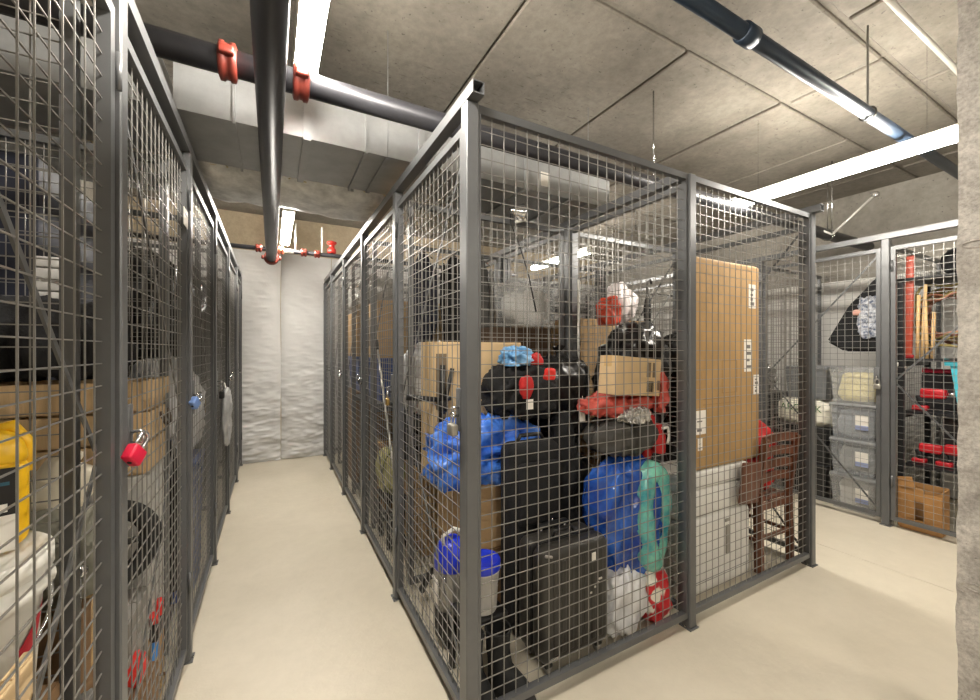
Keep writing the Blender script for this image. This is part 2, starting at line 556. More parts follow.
for i in range(6):
    y0, y1 = YG[i], YG[i + 1]
    panel('locker_door', f'{ORD[i]} wire mesh door in the left cage row', 'door', (XL, y0), (XL, y1), z1=2.22, door=-1, group='cage doors')
    panel('locker_door', f'{ORD[i]} wire mesh door in the right hand cage row', 'door', (XR, y0), (XR, y1), z1=2.22, door=1, group='cage doors')
    if i:
        panel('locker_door', f'{ORD[i-1]} wire mesh door on the left side of the middle block', 'door', (XA, y0), (XA, y1), z1=2.22, door=1, group='cage doors')
        panel('locker_door', f'{ORD[i-1]} wire mesh door on the right side of the middle block', 'door', (XB, y0), (XB, y1), z1=2.22, door=-1, group='cage doors')
        panel('mesh_panel', f'{ORD[i-1]} mesh panel along the centre line of the middle block', 'panel', (XM, y0), (XM, y1), group='mesh partitions')
    panel('mesh_panel', f'{ORD[i]} mesh partition between cages of the left row', 'panel', (XL - .03, y1), (-1.58, y1), group='mesh partitions')
    panel('mesh_panel', f'{ORD[i]} mesh partition between cages of the right hand row', 'panel', (XR + .03, y1), (5.58, y1), group='mesh partitions')
    if i:
        panel('mesh_panel', f'{ORD[i]} cross partition in the left half of the middle block', 'panel', (XA + .03, y1), (XM - .02, y1), group='mesh partitions')
        panel('mesh_panel', f'{ORD[i]} cross partition in the right half of the middle block', 'panel', (XM + .02, y1), (XB - .03, y1), group='mesh partitions')
panel('mesh_panel', 'front mesh panel with black suitcase and blue tarp behind it', 'panel', (XA, 1.305), (XM, 1.305), z1=2.285, px=.0535, sw=.012, gap=.026, group='front mesh panels')
panel('mesh_panel', 'front mesh panel with tall flat carton and wooden chair behind it', 'panel', (XM, 1.305), (XB, 1.305), z1=2.285, px=.0535, sw=.012, gap=.026, group='front mesh panels')

# ------------------------------------------------------------------ pipes and ducts overhead
def coupling(b_name, parent, p, axis, r, mat=None, w=.07):
    """bolted split coupling around a pipe"""
    b = B()
    prof = [(r + .004, -w / 2), (r + .020, -w / 2 + .006), (r + .020, -.010), (r + .014, -.006), (r + .014, .006), (r + .020, .010), (r + .020, w / 2 - .006), (r + .004, w / 2)]
    b.lathe(prof, *p[:2], p[2], 20, axis)
    o = b.build(b_name, mat or REDFIT, parent)
    for s in (-1, 1):
        if axis == 'X': B().rbox(p[0], p[1] + s * (r + .025), p[2] - .016, w * .8, .03, .032, .008).build('lug', mat or REDFIT, o)
        else: B().rbox(p[0] + s * (r + .025), p[1], p[2] - .016, .03, w * .8, .032, .008).build('lug', mat or REDFIT, o)
    return o


def pipe(name, label, p0, p1, r, mat, axis='X'):
    t = thing(name, label, 'pipe', p0, group='overhead pipes')
    d = Vector(p1) - Vector(p0)
    B().tube([(0, 0, 0), d], r, 20).build('tube', mat, t)
    return t


def hang(t, x, y, z, r, top, mat=CHROME):
    """rod and ring hanger, in the pipe's own space"""
    pts = [(x, y + (r + .006) * math.sin(q), z + (r + .006) * math.cos(q)) for q in (2 * math.pi * i / 16 for i in range(16))]
    B().tube(pts, .004, 6, closed=True).build('ring_hanger', mat, t)
    B().tube([(x, y, z + r + .006), (x, y, top)], .005, 8).build('hanger_rod', mat, t)


t = pipe('sprinkler_main', 'black sprinkler main with red couplings crossing above the left aisle', (-1.6, 1.80, 2.485), (5.5, 1.80, 2.485), .047, PIPEB)
for px in (228, 301): coupling('coupling', t, (W(px, 75, Y=1.80).x + 1.6, 0, 0), 'X', .047, w=.062)
for x in (3.8, 6.2): hang(t, x, 0, 0, .047, HC - 2.485)
t = pipe('sprinkler_main', 'dark pipe running down the left aisle overhead, towards the white wall', (-.005, -2.9, 2.318), (-.005, 4.60, 2.318), .047, PIPEB, 'Y')
coupling('coupling', t, (0, 7.45, 0), 'Y', .047)
B().tube([(-.006, 4.3, .047), (-.006, 4.3, HC - 2.318)], .005, 8).build('hanger_rod', CHROME, t)
B().tube([(0, 7.48, .03), (0, 7.56, .10)], .03, 12).build('elbow', PIPEB, t)
t = pipe('sprinkler_branch', 'thin sprinkler branch line crossing in front of the white wall', (-1.5, 4.72, 2.44), (3.0, 4.72, 2.44), .022, PIPEB)
for x in (1.38, 1.58, 1.80, 1.93): coupling('coupling', t, (x, 0, 0), 'X', .022, w=.06, mat=REDFIT if x != 1.58 else M('pink_coupling', (206, 120, 92), .5, .1, .2, 20))
B().tube([(1.45, 0, 0), (1.70, 0, 0)], .024, 12).build('pale_nipple', PIPEW, t)
for x in (1.72, 1.98): B().tube([(x, 0, .02), (x, 0, .30)], .010, 8).build('drop_nipple', PIPEW, t)
vv = B(); vv.lathe([(.03, 0), (.045, .01), (.045, .05), (.03, .06), (.03, .10), (.05, .11), (.05, .13), (.02, .14)], 2.08, 0, .02, 16)
vv.build('alarm_valve', M('red_valve', (170, 36, 28), .4, .1, .15), t)
t = pipe('sprinkler_pipe', 'blue black pipe with collar crossing the ceiling at the upper right', (-1.6, .90, 2.636), (5.55, .90, 2.636), .029, PIPEBLUE)
B().lathe([(.030, -.04), (.038, -.036), (.038, .036), (.030, .04)], 1.64 + 1.6, 0, 0, 20, 'X').build('collar', PIPEBLUE, t)
hang(t, 2.74 + 1.6, 0, 0, .029, HC - 2.636, M('dull_rod', (120, 118, 112), .5, .5, .1)); hang(t, .9, 0, 0, .029, HC - 2.636)
t = pipe('conduit', 'thin white conduit on the ceiling at the top right corner', (1.2, .74, 3.0), (5.5, .74, 3.0), .013, PIPEW)
for x in (1.0, 2.6): B().box(x - .01, x + .01, -.022, .022, .0, .10).build('strap', CHROME, t)
t = pipe('conduit', 'short pale conduit seen through the mesh above the black bags', (2.62, 2.62, 2.47), (3.30, 2.62, 2.47), .016, PIPEW)
B().tube([(.34, 0, .016), (.34, 0, HC - 2.47)], .004, 6).build('hanger_rod', CHROME, t)

# a seismic brace above the right hand row
t = thing('pipe_brace', 'thin steel pipe brace beneath the ceiling above the right hand cages', 'brace', (4.0, 1.75, 2.42))
pA, pB, pC = W(811, 226, Y=1.85), W(832, 235, Y=1.70), W(875, 195, Y=1.45)
o0 = Vector((4.0, 1.75, 2.42))
B().tube([pA - o0, pB - o0], .009, 8).build('arm', PIPEW, t)
B().tube([pB - o0, pC - o0], .009, 8).build('arm', PIPEW, t)
B().tube([pB - o0, Vector((pB.x, pB.y, HC)) - o0], .006, 8).build('rod', CHROME, t)
B().rbox(pC.x - 4.0, pC.y - 1.75, pC.z - 2.44, .05, .05, .04, .008).build('swivel', CHROME, t)

# bare galvanised duct
def duct():
    x0, x1, y0, y1, z0, z1 = -0.37, 2.15, 2.14, 2.67, 2.43, 2.665
    t = thing('air_duct', 'bare galvanised air duct crossing above the left aisle', 'duct', (x0, y0, z0))
    L, D, H = x1 - x0, y1 - y0, z1 - z0
    cuts = [0, .22, .52, .80, 1.10, 1.42, 1.80, 2.16, L]
    for i, (a, c) in enumerate(zip(cuts, cuts[1:])):
        b = B()
        b.box(a + .001, c - .001, 0, D, 0, H)
        b.build('duct_section', GALV, t)
        if i:
            wd = .012 if i % 2 else .035
            f = B()
            for (ya, yb, za, zb) in ((-.014, 0, -.014, H + .004), (D, D + .014, -.014, H + .004), (0, D, -.014, 0)):
                f.box(a - wd / 2, a + wd / 2, ya, yb, za, zb)
            f.build('seam', GALV, t)
    lab = W(545, 180, Y=y0)
    B().box(lab.x - x0 - .035, lab.x - x0 + .035, -.004, -.001, lab.z - z0 - .045, lab.z - z0 + .045).build('paper_label', PAPER, t)
    for x in (.9, 2.3):
        for y in (-.004, D + .004):
            B().tube([(x + .012, y, -.01), (x + .012, y, HC - z0)], .0016, 6).build('hanger_rod', GALV, t)
        B().box(x, x + .025, 0, D, -.011, -.0085).build('strap_hanger', GALV, t)
    t2 = thing('air_duct', 'dark end of an air duct over the left cages', 'duct', (-1.55, y0 + .05, z0 + .02))
    B().box(0, 1.08, 0, D, 0, H).build('duct_section', GALV, t2)
    B().box(1.08, 1.12, -.02, D + .02, -.02, H + .02).build('flange', GALV, t2)


duct()
b = B()
nx, ns = 90, 26
prev = None
for i in range(nx + 1):
    x = -1.5 + 3.6 * i / nx; r = []
    for k in range(ns):
        q = 2 * math.pi * k / ns
        e = lambda v: math.copysign(abs(v) ** .55, v)
        y, z = .30 * e(math.cos(q)), .19 * e(math.sin(q))
        n = Vector((x * 4, y * 5, z * 5))
        j = .020 * (0.4 - abs(noise.noise(n)) * 2) + .012 * noise.noise(n * 2.7) - .012 * max(0, 1 - abs(((x + 1.5) % .62) - .31) / .05)
        r.append(b.bm.verts.new((x, y + j * math.cos(q), z + j * math.sin(q))))
    if prev:
        for k in range(ns):
            f = b.bm.faces.new([prev[k], prev[(k + 1) % ns], r[(k + 1) % ns], r[k]]); f.smooth = True
    else: b.bm.faces.new(r)
    prev = r
b.bm.faces.new(prev)
fd = thing('insulated_duct', 'crumpled foil wrapped duct behind the bare one over the left aisle', 'duct', (0, 3.05, 2.588))
b.build('foil_jacket', FOIL, fd)
b = B(); random.seed(8)
for i in range(150):
    x = random.uniform(-1.2, 1.9); y = -.29 + random.uniform(-.006, .02); z = -.10 + random.uniform(-.04, .06)
    p = Vector((x, y, z)); q = p + Vector((random.uniform(-.05, .05), random.uniform(-.03, .01), random.uniform(-.03, .03)))
    b.wire(p, q, .006, (0, .3, 1))
stuff(b.build('torn_fibre', M('glass_fibre', (206, 194, 160), .9, 0, .1), fd))
for x in (-.9, .45, 1.7):
    for y in (-.31, .31): B().box(x, x + .02, y - .002, y + .002, -.15, .511).build('strap_hanger', GALV, fd)

# ------------------------------------------------------------------ padlocks on the doors
def padlock(label, x, y, z, rz, body, mat, swing=0.0, w=.042, h=.04, d=.02):
    t = thing('padlock', label, 'padlock', (x, y, z), rz, 'padlocks on the doors', rot=(0, swing, rz))
    B().rbox(0, 0, -.085, w, d, h, .006).build('body', mat, t)
    pts = [(-w * .3, 0, -.05)] + [(w * .3 * -math.cos(q), 0, -.015 + w * .3 * math.sin(q)) for q in (math.pi * i / 10 for i in range(11))] + [(w * .3, 0, -.05)]
    B().tube(pts, .0042, 8).build('shackle', CHROME, t)
    B().lathe([(.005, 0), (.005, .002)], 0, 0, -.087, 10).build('keyway', INK, t)


REDL = M('red_padlock_vinyl', (206, 30, 62), .35, 0, .1)
STEELB = M('laminated_lock_steel', (160, 156, 146), .35, .7, .1)
BLUEL = M('blue_padlock_vinyl', (120, 150, 206), .35, .1, .1)
padlock('red padlock on the second left hand door', XL + .058, 1.345, 1.185, 1.2, .04, REDL, .75, .048, .042, .026)
padlock('silver and blue padlock on the third left hand door', XL + .055, 2.285, 1.20, 1.2, .04, BLUEL, .9, .048, .042, .026)
padlock('black padlock on the fourth left hand door', XL + .05, 3.215, 1.16, 1.3, .04, BLACKP, .0, .045, .05)
padlock('small silver padlock on the fifth left hand door', XL + .05, 4.145, 1.2, 1.2, .04, CHROME, .9)
padlock('laminated steel padlock on the corner door of the middle block', XA - .05, 1.345, 1.175, math.pi / 2, .04, STEELB, 0, .05, .042, .026)
padlock('brass padlock on the second door of the middle block', XA - .05, 2.285, 1.17, math.pi / 2, .04, BRASS, 0)
padlock('bright padlock turned sideways on the third middle block door', XA - .05, 3.215, 1.2, math.pi / 2 + .3, .04, CHROME, .9)
padlock('tiny padlock on the fourth middle block door', XA - .05, 4.145, 1.2, math.pi / 2, .04, CHROME, .6)
padlock('small dark padlock on the second right hand row door', XR - .05, 1.345, 1.17, math.pi / 2, .04, STEELB, 0)

# ------------------------------------------------------------------ builders for the stored things
def carton(label, x, y, z, w, d, h, rz=0.0, mat=None, tape=True, marks=(), rot=None, name='cardboard_box', group=None, open_gap=.003):
    """shipping carton: body, four top flaps, tape; marks: (face, u, v, w, h, kind) on the front (-y) or left (-x) side"""
    mat = mat or CARD
    t = thing(name, label, 'box', (x, y, z), rz, group, rot=rot)
    B().rbox(0, 0, 0, w, d, h - .004, .004, 2, smooth=False).build('body', mat, t)
    for sy in (-1, 1):
        B().box(-w / 2 + .002, w / 2 - .002, sy * open_gap if sy > 0 else -d / 2 + .002, d / 2 - .002 if sy > 0 else -open_gap, h - .004, h).build('flap', mat, t)
    if tape:
        b = B(); b.box(-w / 2 - .001, w / 2 + .001, -.024, .024, h, h + .001)
        for sx in (-1, 1): b.box(sx * w / 2 - (.001 if sx < 0 else 0), sx * w / 2 + (.001 if sx > 0 else 0), -.024, .024, h * .72, h)
        b.build('tape', TAPE, t)
    for face, u, v, mw, mh, kind in marks:
        e = .0012
        def rect(u0, u1, v0, v1, lift):
            if face == 'front': return B().box(u0, u1, -d / 2 - e - lift, -d / 2 - lift, v0, v1)
            return B().box(-w / 2 - e - lift, -w / 2 - lift, u0, u1, v0, v1)
        if kind == 'label':
            o = rect(u, u + mw, v, v + mh, 0).build('label', PAPER, t)
            B0 = B(); random.seed(int(u * 1000 + v * 77))
            k = v + mh * .12
            while k < v + mh * .86:
                q = random.uniform(.004, .012)
                if face == 'front': B0.box(u + mw * .15, u + mw * random.uniform(.55, .88), -d / 2 - 2 * e, -d / 2 - e, k, k + q * .6)
                else: B0.box(-w / 2 - 2 * e, -w / 2 - e, u + mw * .15, u + mw * random.uniform(.55, .88), k, k + q * .6)
                k += q * 1.7
            B0.build('print', INK, o)
        elif kind == 'print':
            rect(u, u + mw, v, v + mh, 0).build('print', INKGREY, t)
        elif kind == 'frame':
            b = B(); s_ = .004
            for (a, c, f, g) in ((u, u + mw, v, v + s_), (u, u + mw, v + mh - s_, v + mh), (u, u + s_, v, v + mh), (u + mw - s_, u + mw, v, v + mh)):
                b.box(a, c, -d / 2 - e, -d / 2, f, g)
            b.build('print', INKGREY, t)
        elif kind == 'barcode':
            b = B(); k = u; random.seed(3)
            while k < u + mw:
                q = random.uniform(.002, .005); b.box(k, k + q, -d / 2 - e, -d / 2, v, v + mh); k += q * 1.9
            b.build('print', INK, t)
    return t


def bag(label, x, y, z, w, d, h, mat, seed, rz=0.0, name='plastic_bag', cat='bag', tie=None, group=None, n=2.5, amp=.05, fold=.03, freq=5,
        vert=.6, slump=.1, smooth=True, res=(64, 44), lean=(0, 0)):
    fold *= 1.5
    t = thing(name, label, cat, (x, y, z), rz, group)
    B().soft(w, d, h, seed, n, amp * min(w, h), fold, freq, vert, res, slump=slump, smooth=smooth, lean=lean).build('body', mat, t)
    if tie:
        b = B(); N = 14; random.seed(seed)
        base = [b.bm.verts.new((.018 * math.cos(2 * math.pi * k / N), .018 * math.sin(2 * math.pi * k / N), h * .93)) for k in range(N)]
        neck = [b.bm.verts.new((.014 * math.cos(2 * math.pi * k / N), .014 * math.sin(2 * math.pi * k / N), h + .01)) for k in range(N)]
        topr = [b.bm.verts.new((tie * random.uniform(.5, 1.2) * math.cos(2 * math.pi * k / N), tie * random.uniform(.5, 1.2) * math.sin(2 * math.pi * k / N), h + .01 + tie * random.uniform(.5, 1.1))) for k in range(N)]
        for A, C in ((base, neck), (neck, topr)):
            for k in range(N): b.bm.faces.new([A[k], A[(k + 1) % N], C[(k + 1) % N], C[k]])
        b.build('gathered_neck', mat, t, normals=False)
    return t


def pail(label, x, y, z, r, h, mat, lidmat, name='bucket', lid=True, handle=CHROME, rz=0.0):
    t = thing(name, label, 'bucket', (x, y, z), rz)
    k = r * .86
    B().lathe([(k * .96, 0), (k, .006), (r * .97, h * .80), (r * 1.04, h * .81), (r * 1.04, h * .85), (r * .98, h * .86), (r, h * .93), (r * 1.01, h)], n=36).build('body', mat, t)
    if lid:
        B().lathe([(r * 1.05, h - .03), (r * 1.07, h - .028), (r * 1.07, h + .004), (r * 1.02, h + .010), (r * .95, h + .004), (r * .2, h + .004)], n=36).build('lid', lidmat, t)
    for s in (-1, 1):
        B().lathe([(.018, 0), (.018, .012), (.010, .016)], s * (r * 1.0), 0, h * .80, 10, 'X').build('ear', mat, t)
    pts = [(r * 1.06 * math.cos(q), -r * 1.06 * math.sin(q) * .75, h * .80 - r * .9 * math.sin(q)) for q in (math.pi * i / 18 for i in range(19))]
    B().tube(pts, .0028, 6).build('handle', handle, t)
    return t


def tote(label, x, y, z, w, d, h, rz, tint, fill=None, lidm=None, group='clear lidded totes', lab=True, seed=1):
    """tapered plastic tote: walls, rim, lid with latches, contents"""
    t = thing('storage_tote', label, 'tote', (x, y, z), rz, group)
    b = B(); k = .90
    def ring(f, zz, inset=0): return [b.bm.verts.new((sx * (w / 2 * f - inset), sy * (d / 2 * f - inset), zz)) for sx, sy in ((-1, -1), (1, -1), (1, 1), (-1, 1))]
    rs = [ring(k, .004), ring(.985, h - .035), ring(1.03, h - .035), ring(1.03, h - .022), ring(.985, h - .022, .004), ring(k, .010, .004)]
    for A, C in zip(rs, rs[1:]):
        for i in range(4): b.bm.faces.new([A[i], A[(i + 1) % 4], C[(i + 1) % 4], C[i]])
    b.bm.faces.new(rs[0][::-1]); b.bm.faces.new(rs[-1])
    b.build('tub', tint, t)
    B().rbox(0, 0, h - .022, w * 1.04, d * 1.04, .022, .006, 2).build('lid', lidm or tint, t)
    for sx in (-1, 1):
        B().rbox(sx * w * .515, 0, h - .06, .014, d * .22, .055, .004, 2).build('latch', lidm or tint, t)
    if lab:
        q = B(); q.box(.02, .11, -d / 2 * .95 - .004, -d / 2 * .95 - .002, h * .30, h * .70); l = q.build('label', PAPER, t)
        B().box(.02, .11, -d / 2 * .95 - .0052, -d / 2 * .95 - .004, h * .30, h * .42).build('print', M('blue_print', (150, 160, 196), .6, 0, .1), l)
    if fill:
        B().soft(w * .80, d * .80, h * .78, seed, 4.5, .02, .012, 9, 1, (36, 22), loc=(0, 0, .014)).build('contents', fill, t)
    return t


def rack(label, x, y, w, d, levels, H, rz=0.0, mat=None):
    mat = mat or STEEL
    t = thing('storage_rack', label, 'shelf', (x, y, 0), rz)
    for sx in (-1, 1):
        for sy in (-1, 1):
            B().box(sx * w / 2 - .017, sx * w / 2 + .017, sy * d / 2 - .017, sy * d / 2 + .017, 0, H).build('upright', mat, t)
    for z in levels:
        o = B().box(-w / 2 + .018, w / 2 - .018, -d / 2 + .018, d / 2 - .018, z - .02, z).build('shelf_board', mat, t)
        for sy in (-1, 1): B().box(-w / 2 + .018, w / 2 - .018, sy * d / 2 - .012, sy * d / 2 + .012, z - .06, z - .021).build('shelf_beam', mat, o)
    return t


TARP = M('blue_tarp', (38, 104, 226), .3, 0, .25, 7, .3, 18, rgb2=(92, 150, 245))
BLUEBAG = M('blue_film', (28, 70, 176), .16, 0, .3, 6, .6, 20, rgb2=(58, 116, 216), trans=.2)
TEAL = M('teal_film', (60, 160, 176), .2, 0, .25, 6, .5, 14, rgb2=(140, 215, 190))
REDF = M('red_fabric', (190, 34, 34), .7, 0, .2, 10, .2, 60)
CORAL = M('coral_fabric', (184, 66, 54), .6, 0, .25, 8, .4, 30, rgb2=(212, 98, 84))
WHITEBAG = M('white_film', (226, 226, 228), .35, 0, .08, 8, .35, 20)
GREYBAG = M('grey_film', (150, 148, 144), .35, 0, .25, 8, .35, 20)
LTBLUE = M('light_blue_film', (92, 160, 220), .3, 0, .25, 10, .35, 22, rgb2=(150, 200, 240))
DKGREY = M('charcoal_nylon', (62, 60, 56), .55, 0, .2, 9, .3, 50)
SILVER = M('silver_sheet', (196, 194, 190), .25, .7, .15, 12, .4, 20)
WALNUT = M('dark_brown_wood', (104, 62, 42), .42, 0, .3, 5, .15, 30, stretch=(1, 1, .12))
OAK = M('pale_wood', (214, 178, 126), .6, 0, .15, 5, .1, 30, stretch=(6, 6, .6))
CREAM = M('cream_plastic', (232, 224, 204), .45, 0, .04)
YELLOW = M('yellow_plastic', (240, 190, 24), .35, 0, .06)
SHELL = M('black_hard_shell', (52, 50, 46), .38, 0, .15, 12, .08, 90)
HARDBLUE = M('blue_lid_plastic', (30, 56, 214), .35, 0, .06)
CLEAR = M('clear_tub', (222, 224, 224), .25, 0, .05, alpha=.22)
SMOKE = M('smoky_tub', (186, 190, 194), .25, 0, .05, alpha=.34)
GREYP = M('grey_plastic', (112, 114, 116), .45, 0, .08)

# ---------------------------------------------------------------- front left cage of the middle block: the luggage pile
def hard_suitcase():
    t = thing('hard_suitcase', 'black ribbed hard shell suitcase on castors against the front mesh', 'suitcase', (1.19, 1.475, 0))
    w, d, z0, z1 = .385, .22, .05, .545
    B().rbox(0, -d * .25, z0, w, d * .49, z1 - z0, .045, 5).build('front_shell', SHELL, t)
    B().rbox(0, d * .25, z0, w, d * .49, z1 - z0, .045, 5).build('back_shell', SHELL, t)
    B().rbox(0, 0, z0 + .008, w - .012, .014, z1 - z0 - .016, .005, 2).build('zip_seam', BLACKP, t)
    for i in range(7):
        x = -w / 2 + .065 + i * (w - .13) / 6
        B().rbox(x, -d / 2 + .002, z0 + .05, .026, .010, z1 - z0 - .10, .004, 2).build('rib', SHELL, t)
    for sx in (-1, 1):
        for sy in (-1, 1):
            x, y = sx * (w / 2 - .05), sy * (d / 2 - .045)
            c = B().rbox(x, y, .028, .04, .04, .026, .008, 2).build('castor', BLACKP, t)
            B().lathe([(.006, -.011), (.021, -.009), (.021, .009), (.006, .011)], x, y, .0215, 16, 'X').build('wheel', M('grey_wheel', (150, 148, 144), .4, .1, .1), c)
    for x in (-.07, .07): B().tube([(x, d * .36, z1 - .02), (x, d * .36, z1 + .012)], .008, 8).build('handle_stem', CHROME, t)
    B().rbox(0, d * .36, z1 + .008, .17, .028, .022, .008).build('pull_handle', BLACKP, t)
    B().tube([(-.06, 0, z1 - .003), (-.05, 0, z1 + .024), (.05, 0, z1 + .024), (.06, 0, z1 - .003)], .008, 8).build('carry_handle', BLACKP, t)
    B().box(.07, .092, -d / 2 - .006, -d / 2 - .003, .455, .49).build('tag', PAPER, t)
    b = B()
    for (x, z, l) in ((.11, .36, .02), (.10, .345, .012), (.06, .31, .010), (.085, .33, .008)): b.box(x, x + l, -d / 2 - .006, -d / 2 - .0035, z, z + .008)
    b.build('scuff', M('pale_scuff', (196, 192, 184), .6, 0, .1), t)
    B().rbox(-w / 2 + .05, -d / 2 - .001, z0 + .035, .05, .006, .010, .002).build('emblem', CHROME, t)
    B().rbox(-w / 2 + .035, -d / 2 + .012, z1 - .03, .035, .012, .012, .005, rot=(0.5, .2, -.3)).build('corner_guard', M('worn_corner', (150, 146, 138), .4, .2, .2), t)


hard_suitcase()


def soft_suitcase(label, x, y, rz, w, d, h):
    t = thing('soft_suitcase', label, 'suitcase', (x, y, 0), rz)
    B().rbox(0, 0, .05, w, d, h - .05, .05, 5).build('body', BLACKF, t)
    p = B().rbox(0, -d / 2 - .015, .12, w * .82, .05, h * .42, .02, 4).build('lower_pocket', BLACKF, t)
    B().rbox(0, -d / 2 - .012, .14 + h * .44, w * .78, .04, h * .32, .02, 4).build('upper_pocket', BLACKF, t)
    B().tube([(-w * .34, -d / 2 - .044, .10 + h * .42), (w * .34, -d / 2 - .044, .10 + h * .42)], .004, 6).build('zip', CHROME, p)
    for s in (-1, 1):
        for sy in (-1, 1):
            B().lathe([(.008, -.012), (.028, -.010), (.028, .010), (.008, .012)], s * (w / 2 - .05), sy * (d / 2 - .04), .028, 16, 'X').build('wheel', RUBBER, t)
    B().tube([(-.08, 0, h - .01), (-.06, 0, h + .03), (.06, 0, h + .03), (.08, 0, h - .01)], .011, 8).build('carry_handle', BLACKP, t)
    B().tube([(.05, -d / 2 - .046, h * .62), (.052, -d / 2 - .05, h * .56), (.048, -d / 2 - .05, h * .5), (.053, -d / 2 - .05, h * .45)], .004, 6).build('zip_chain', CHROME, t)
    B().rbox(-.12, -d / 2 - .044, h * .44, .024, .008, .024, .008).build('buckle', CHROME, t)
    B().rbox(-.005, -d / 2 - .044, h * .40, .03, .006, .014, .003, rot=(0, .5, 0)).build('zip_pull', M('pink_pull', (220, 60, 80), .4, 0, .1), t)


soft_suitcase('tall black soft sided suitcase standing behind the ribbed hard one', 1.155, 1.695, -.05, .30, .15, .94)

t = bag('bright blue tarpaulin bundled up on a carton behind the corner post', .975, 1.885, .70, .66, .23, .34, TARP, 11, name='tarpaulin', cat='tarp', amp=.10, fold=.045, freq=6, vert=1, n=2.3, res=(64, 40))
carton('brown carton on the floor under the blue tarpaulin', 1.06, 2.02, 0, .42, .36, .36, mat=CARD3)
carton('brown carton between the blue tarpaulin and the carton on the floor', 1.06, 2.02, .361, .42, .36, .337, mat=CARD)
carton('big pale carton at the back of the luggage cage', 1.03, 2.115, .70, .56, .19, .745, mat=CARD2, marks=(('front', -.26, .38, .06, .30, 'print'),))
b = thing('camera_tripod', 'black folded tripod lying across the big pale carton', 'tripod', (.80, 2.00, 1.02))
for k, (p, q, r) in enumerate((((0, 0, .30), (-.01, .0, 0), .016), ((-.19, .03, .135), (.03, 0, .11), .016), ((.06, .01, .28), (.0, 0, .04), .012))):
    l = B().tube([p, q], [r, r * .8], 10).build('leg', BLACKP, b)
    B().lathe([(r + .004, 0), (r + .004, .02)], q[0], q[1], q[2], 10).build('clamp', BLACKP, l)
B().rbox(0, 0, .05, .05, .05, .06, .012).build('head', BLACKP, b)

pail('clear tub with a bright blue lid on a black stool behind the corner post', .80, 1.545, .285, .075, .205, M('clear_pail', (214, 212, 208), .3, 0, .05, alpha=.8), HARDBLUE)
t = thing('step_stool', 'black plastic step stool under the blue lidded tub', 'stool', (.79, 1.555, 0))
B().rbox(0, 0, .255, .20, .17, .028, .01).build('seat', BLACKP, t)
for sx in (-1, 1):
    for sy in (-1, 1):
        B().bar((sx * .095, sy * .08, 0), (sx * .08, sy * .065, .256), .022).build('leg', BLACKP, t)


def boot(label, x, y, rz):
    t = thing('rubber_boot', label, 'boot', (x, y, 0), rz, 'rubber boots')
    b = B(); prof = [(0, .045, .11, -.035), (.03, .045, .115, -.035), (.075, .043, .10, -.02), (.11, .042, .055, .02), (.17, .045, .05, .03), (.25, .05, .052, .03)]
    prev = None
    for z, rx, ry, cy in prof:
        r = [b.bm.verts.new((rx * math.cos(q), cy + ry * math.sin(q), z)) for q in (2 * math.pi * k / 18 for k in range(18))]
        if prev:
            for k in range(18):
                f = b.bm.faces.new([prev[k], prev[(k + 1) % 18], r[(k + 1) % 18], r[k]]); f.smooth = True
        else: b.bm.faces.new(r)
        prev = r
    b.build('shaft', RUBBER, t)
    B().tube([(.051 * math.cos(q), .03 + .053 * math.sin(q), .25) for q in (2 * math.pi * k / 18 for k in range(18))], .005, 6, closed=True).build('rim', RUBBER, t)


boot('black rubber boot on the floor closest to the corner post', .71, 1.43, .15)
boot('black rubber boot standing on the floor next to the corner post boot', .835, 1.415, .45)

# wet and dry vacuum seen through the corner door
t = thing('shop_vacuum', 'wet and dry vacuum with blue lid and grey drum inside the corner door', 'vacuum', (.765, 1.79, 0))
B().lathe([(.07, .04), (.083, .05), (.085, .17), (.082, .18)], n=28).build('base_drum', BLACKP, t)
d_ = B().lathe([(.083, .18), (.085, .20), (.085, .34), (.080, .36)], n=28).build('drum', M('steel_drum', (150, 148, 142), .3, .5, .1), t)
B().rbox(-.084, 0, .21, .006, .075, .11, .002).build('label', PAPER, d_)
B().lathe([(.010, 0), (.018, .004), (.018, .012)], -.07, -.05, .33, 14, 'X').build('inlet', CHROME, t)
B().lathe([(.084, .36), (.088, .37), (.086, .42), (.066, .475), (.03, .50)], n=28).build('motor_head', HARDBLUE, t)
B().tube([(-.05, -.02, .46), (-.055, -.02, .52), (0, -.02, .545), (.055, -.02, .52), (.05, -.02, .46)], .010, 8).build('handle', WHITEP, t)
for q in range(4):
    a = math.pi / 4 + q * math.pi / 2
    B().lathe([(.006, -.01), (.02, -.008), (.02, .008), (.006, .01)], .062 * math.cos(a), .062 * math.sin(a), .02, 12, 'X').build('castor', BLACKP, t)
hose = [(-.02 + .02 * math.sin(i * .5), .10 + .03 * i, .10 + .13 * math.sin(i * .42)) for i in range(9)]
B().tube(hose, .019, 10).build('hose', BLACKP, t)

# things lying on top of the pile
bag('black quilted jacket heaped on top of the blue tarpaulin', 1.21, 1.86, 1.03, .40, .26, .29, BLACKF, 21, name='black_jacket', cat='jacket', fold=.03, amp=.12, freq=8)
t = bag('red knitted hat with white tag dangling from the black jacket', 1.125, 1.69, 1.155, .085, .06, .115, REDF, 5, name='red_hat', cat='hat', fold=.004, amp=.04, freq=14, slump=-.25)
B().box(-.02, .02, -.036, -.034, -.05, .0).build('tag', PAPER, t)
bag('red pouch on the black jacket beside the pale blue bag', 1.255, 1.80, 1.32, .085, .06, .06, REDF, 6, name='red_pouch', cat='pouch', fold=.006, amp=.1, freq=12)
bag('small scarlet purse hanging on the right of the black jacket', 1.27, 1.685, 1.245, .06, .035, .06, M('scarlet', (226, 52, 44), .5, 0, .1), 8, name='red_purse', cat='purse', fold=.003, amp=.04, freq=14, n=4)
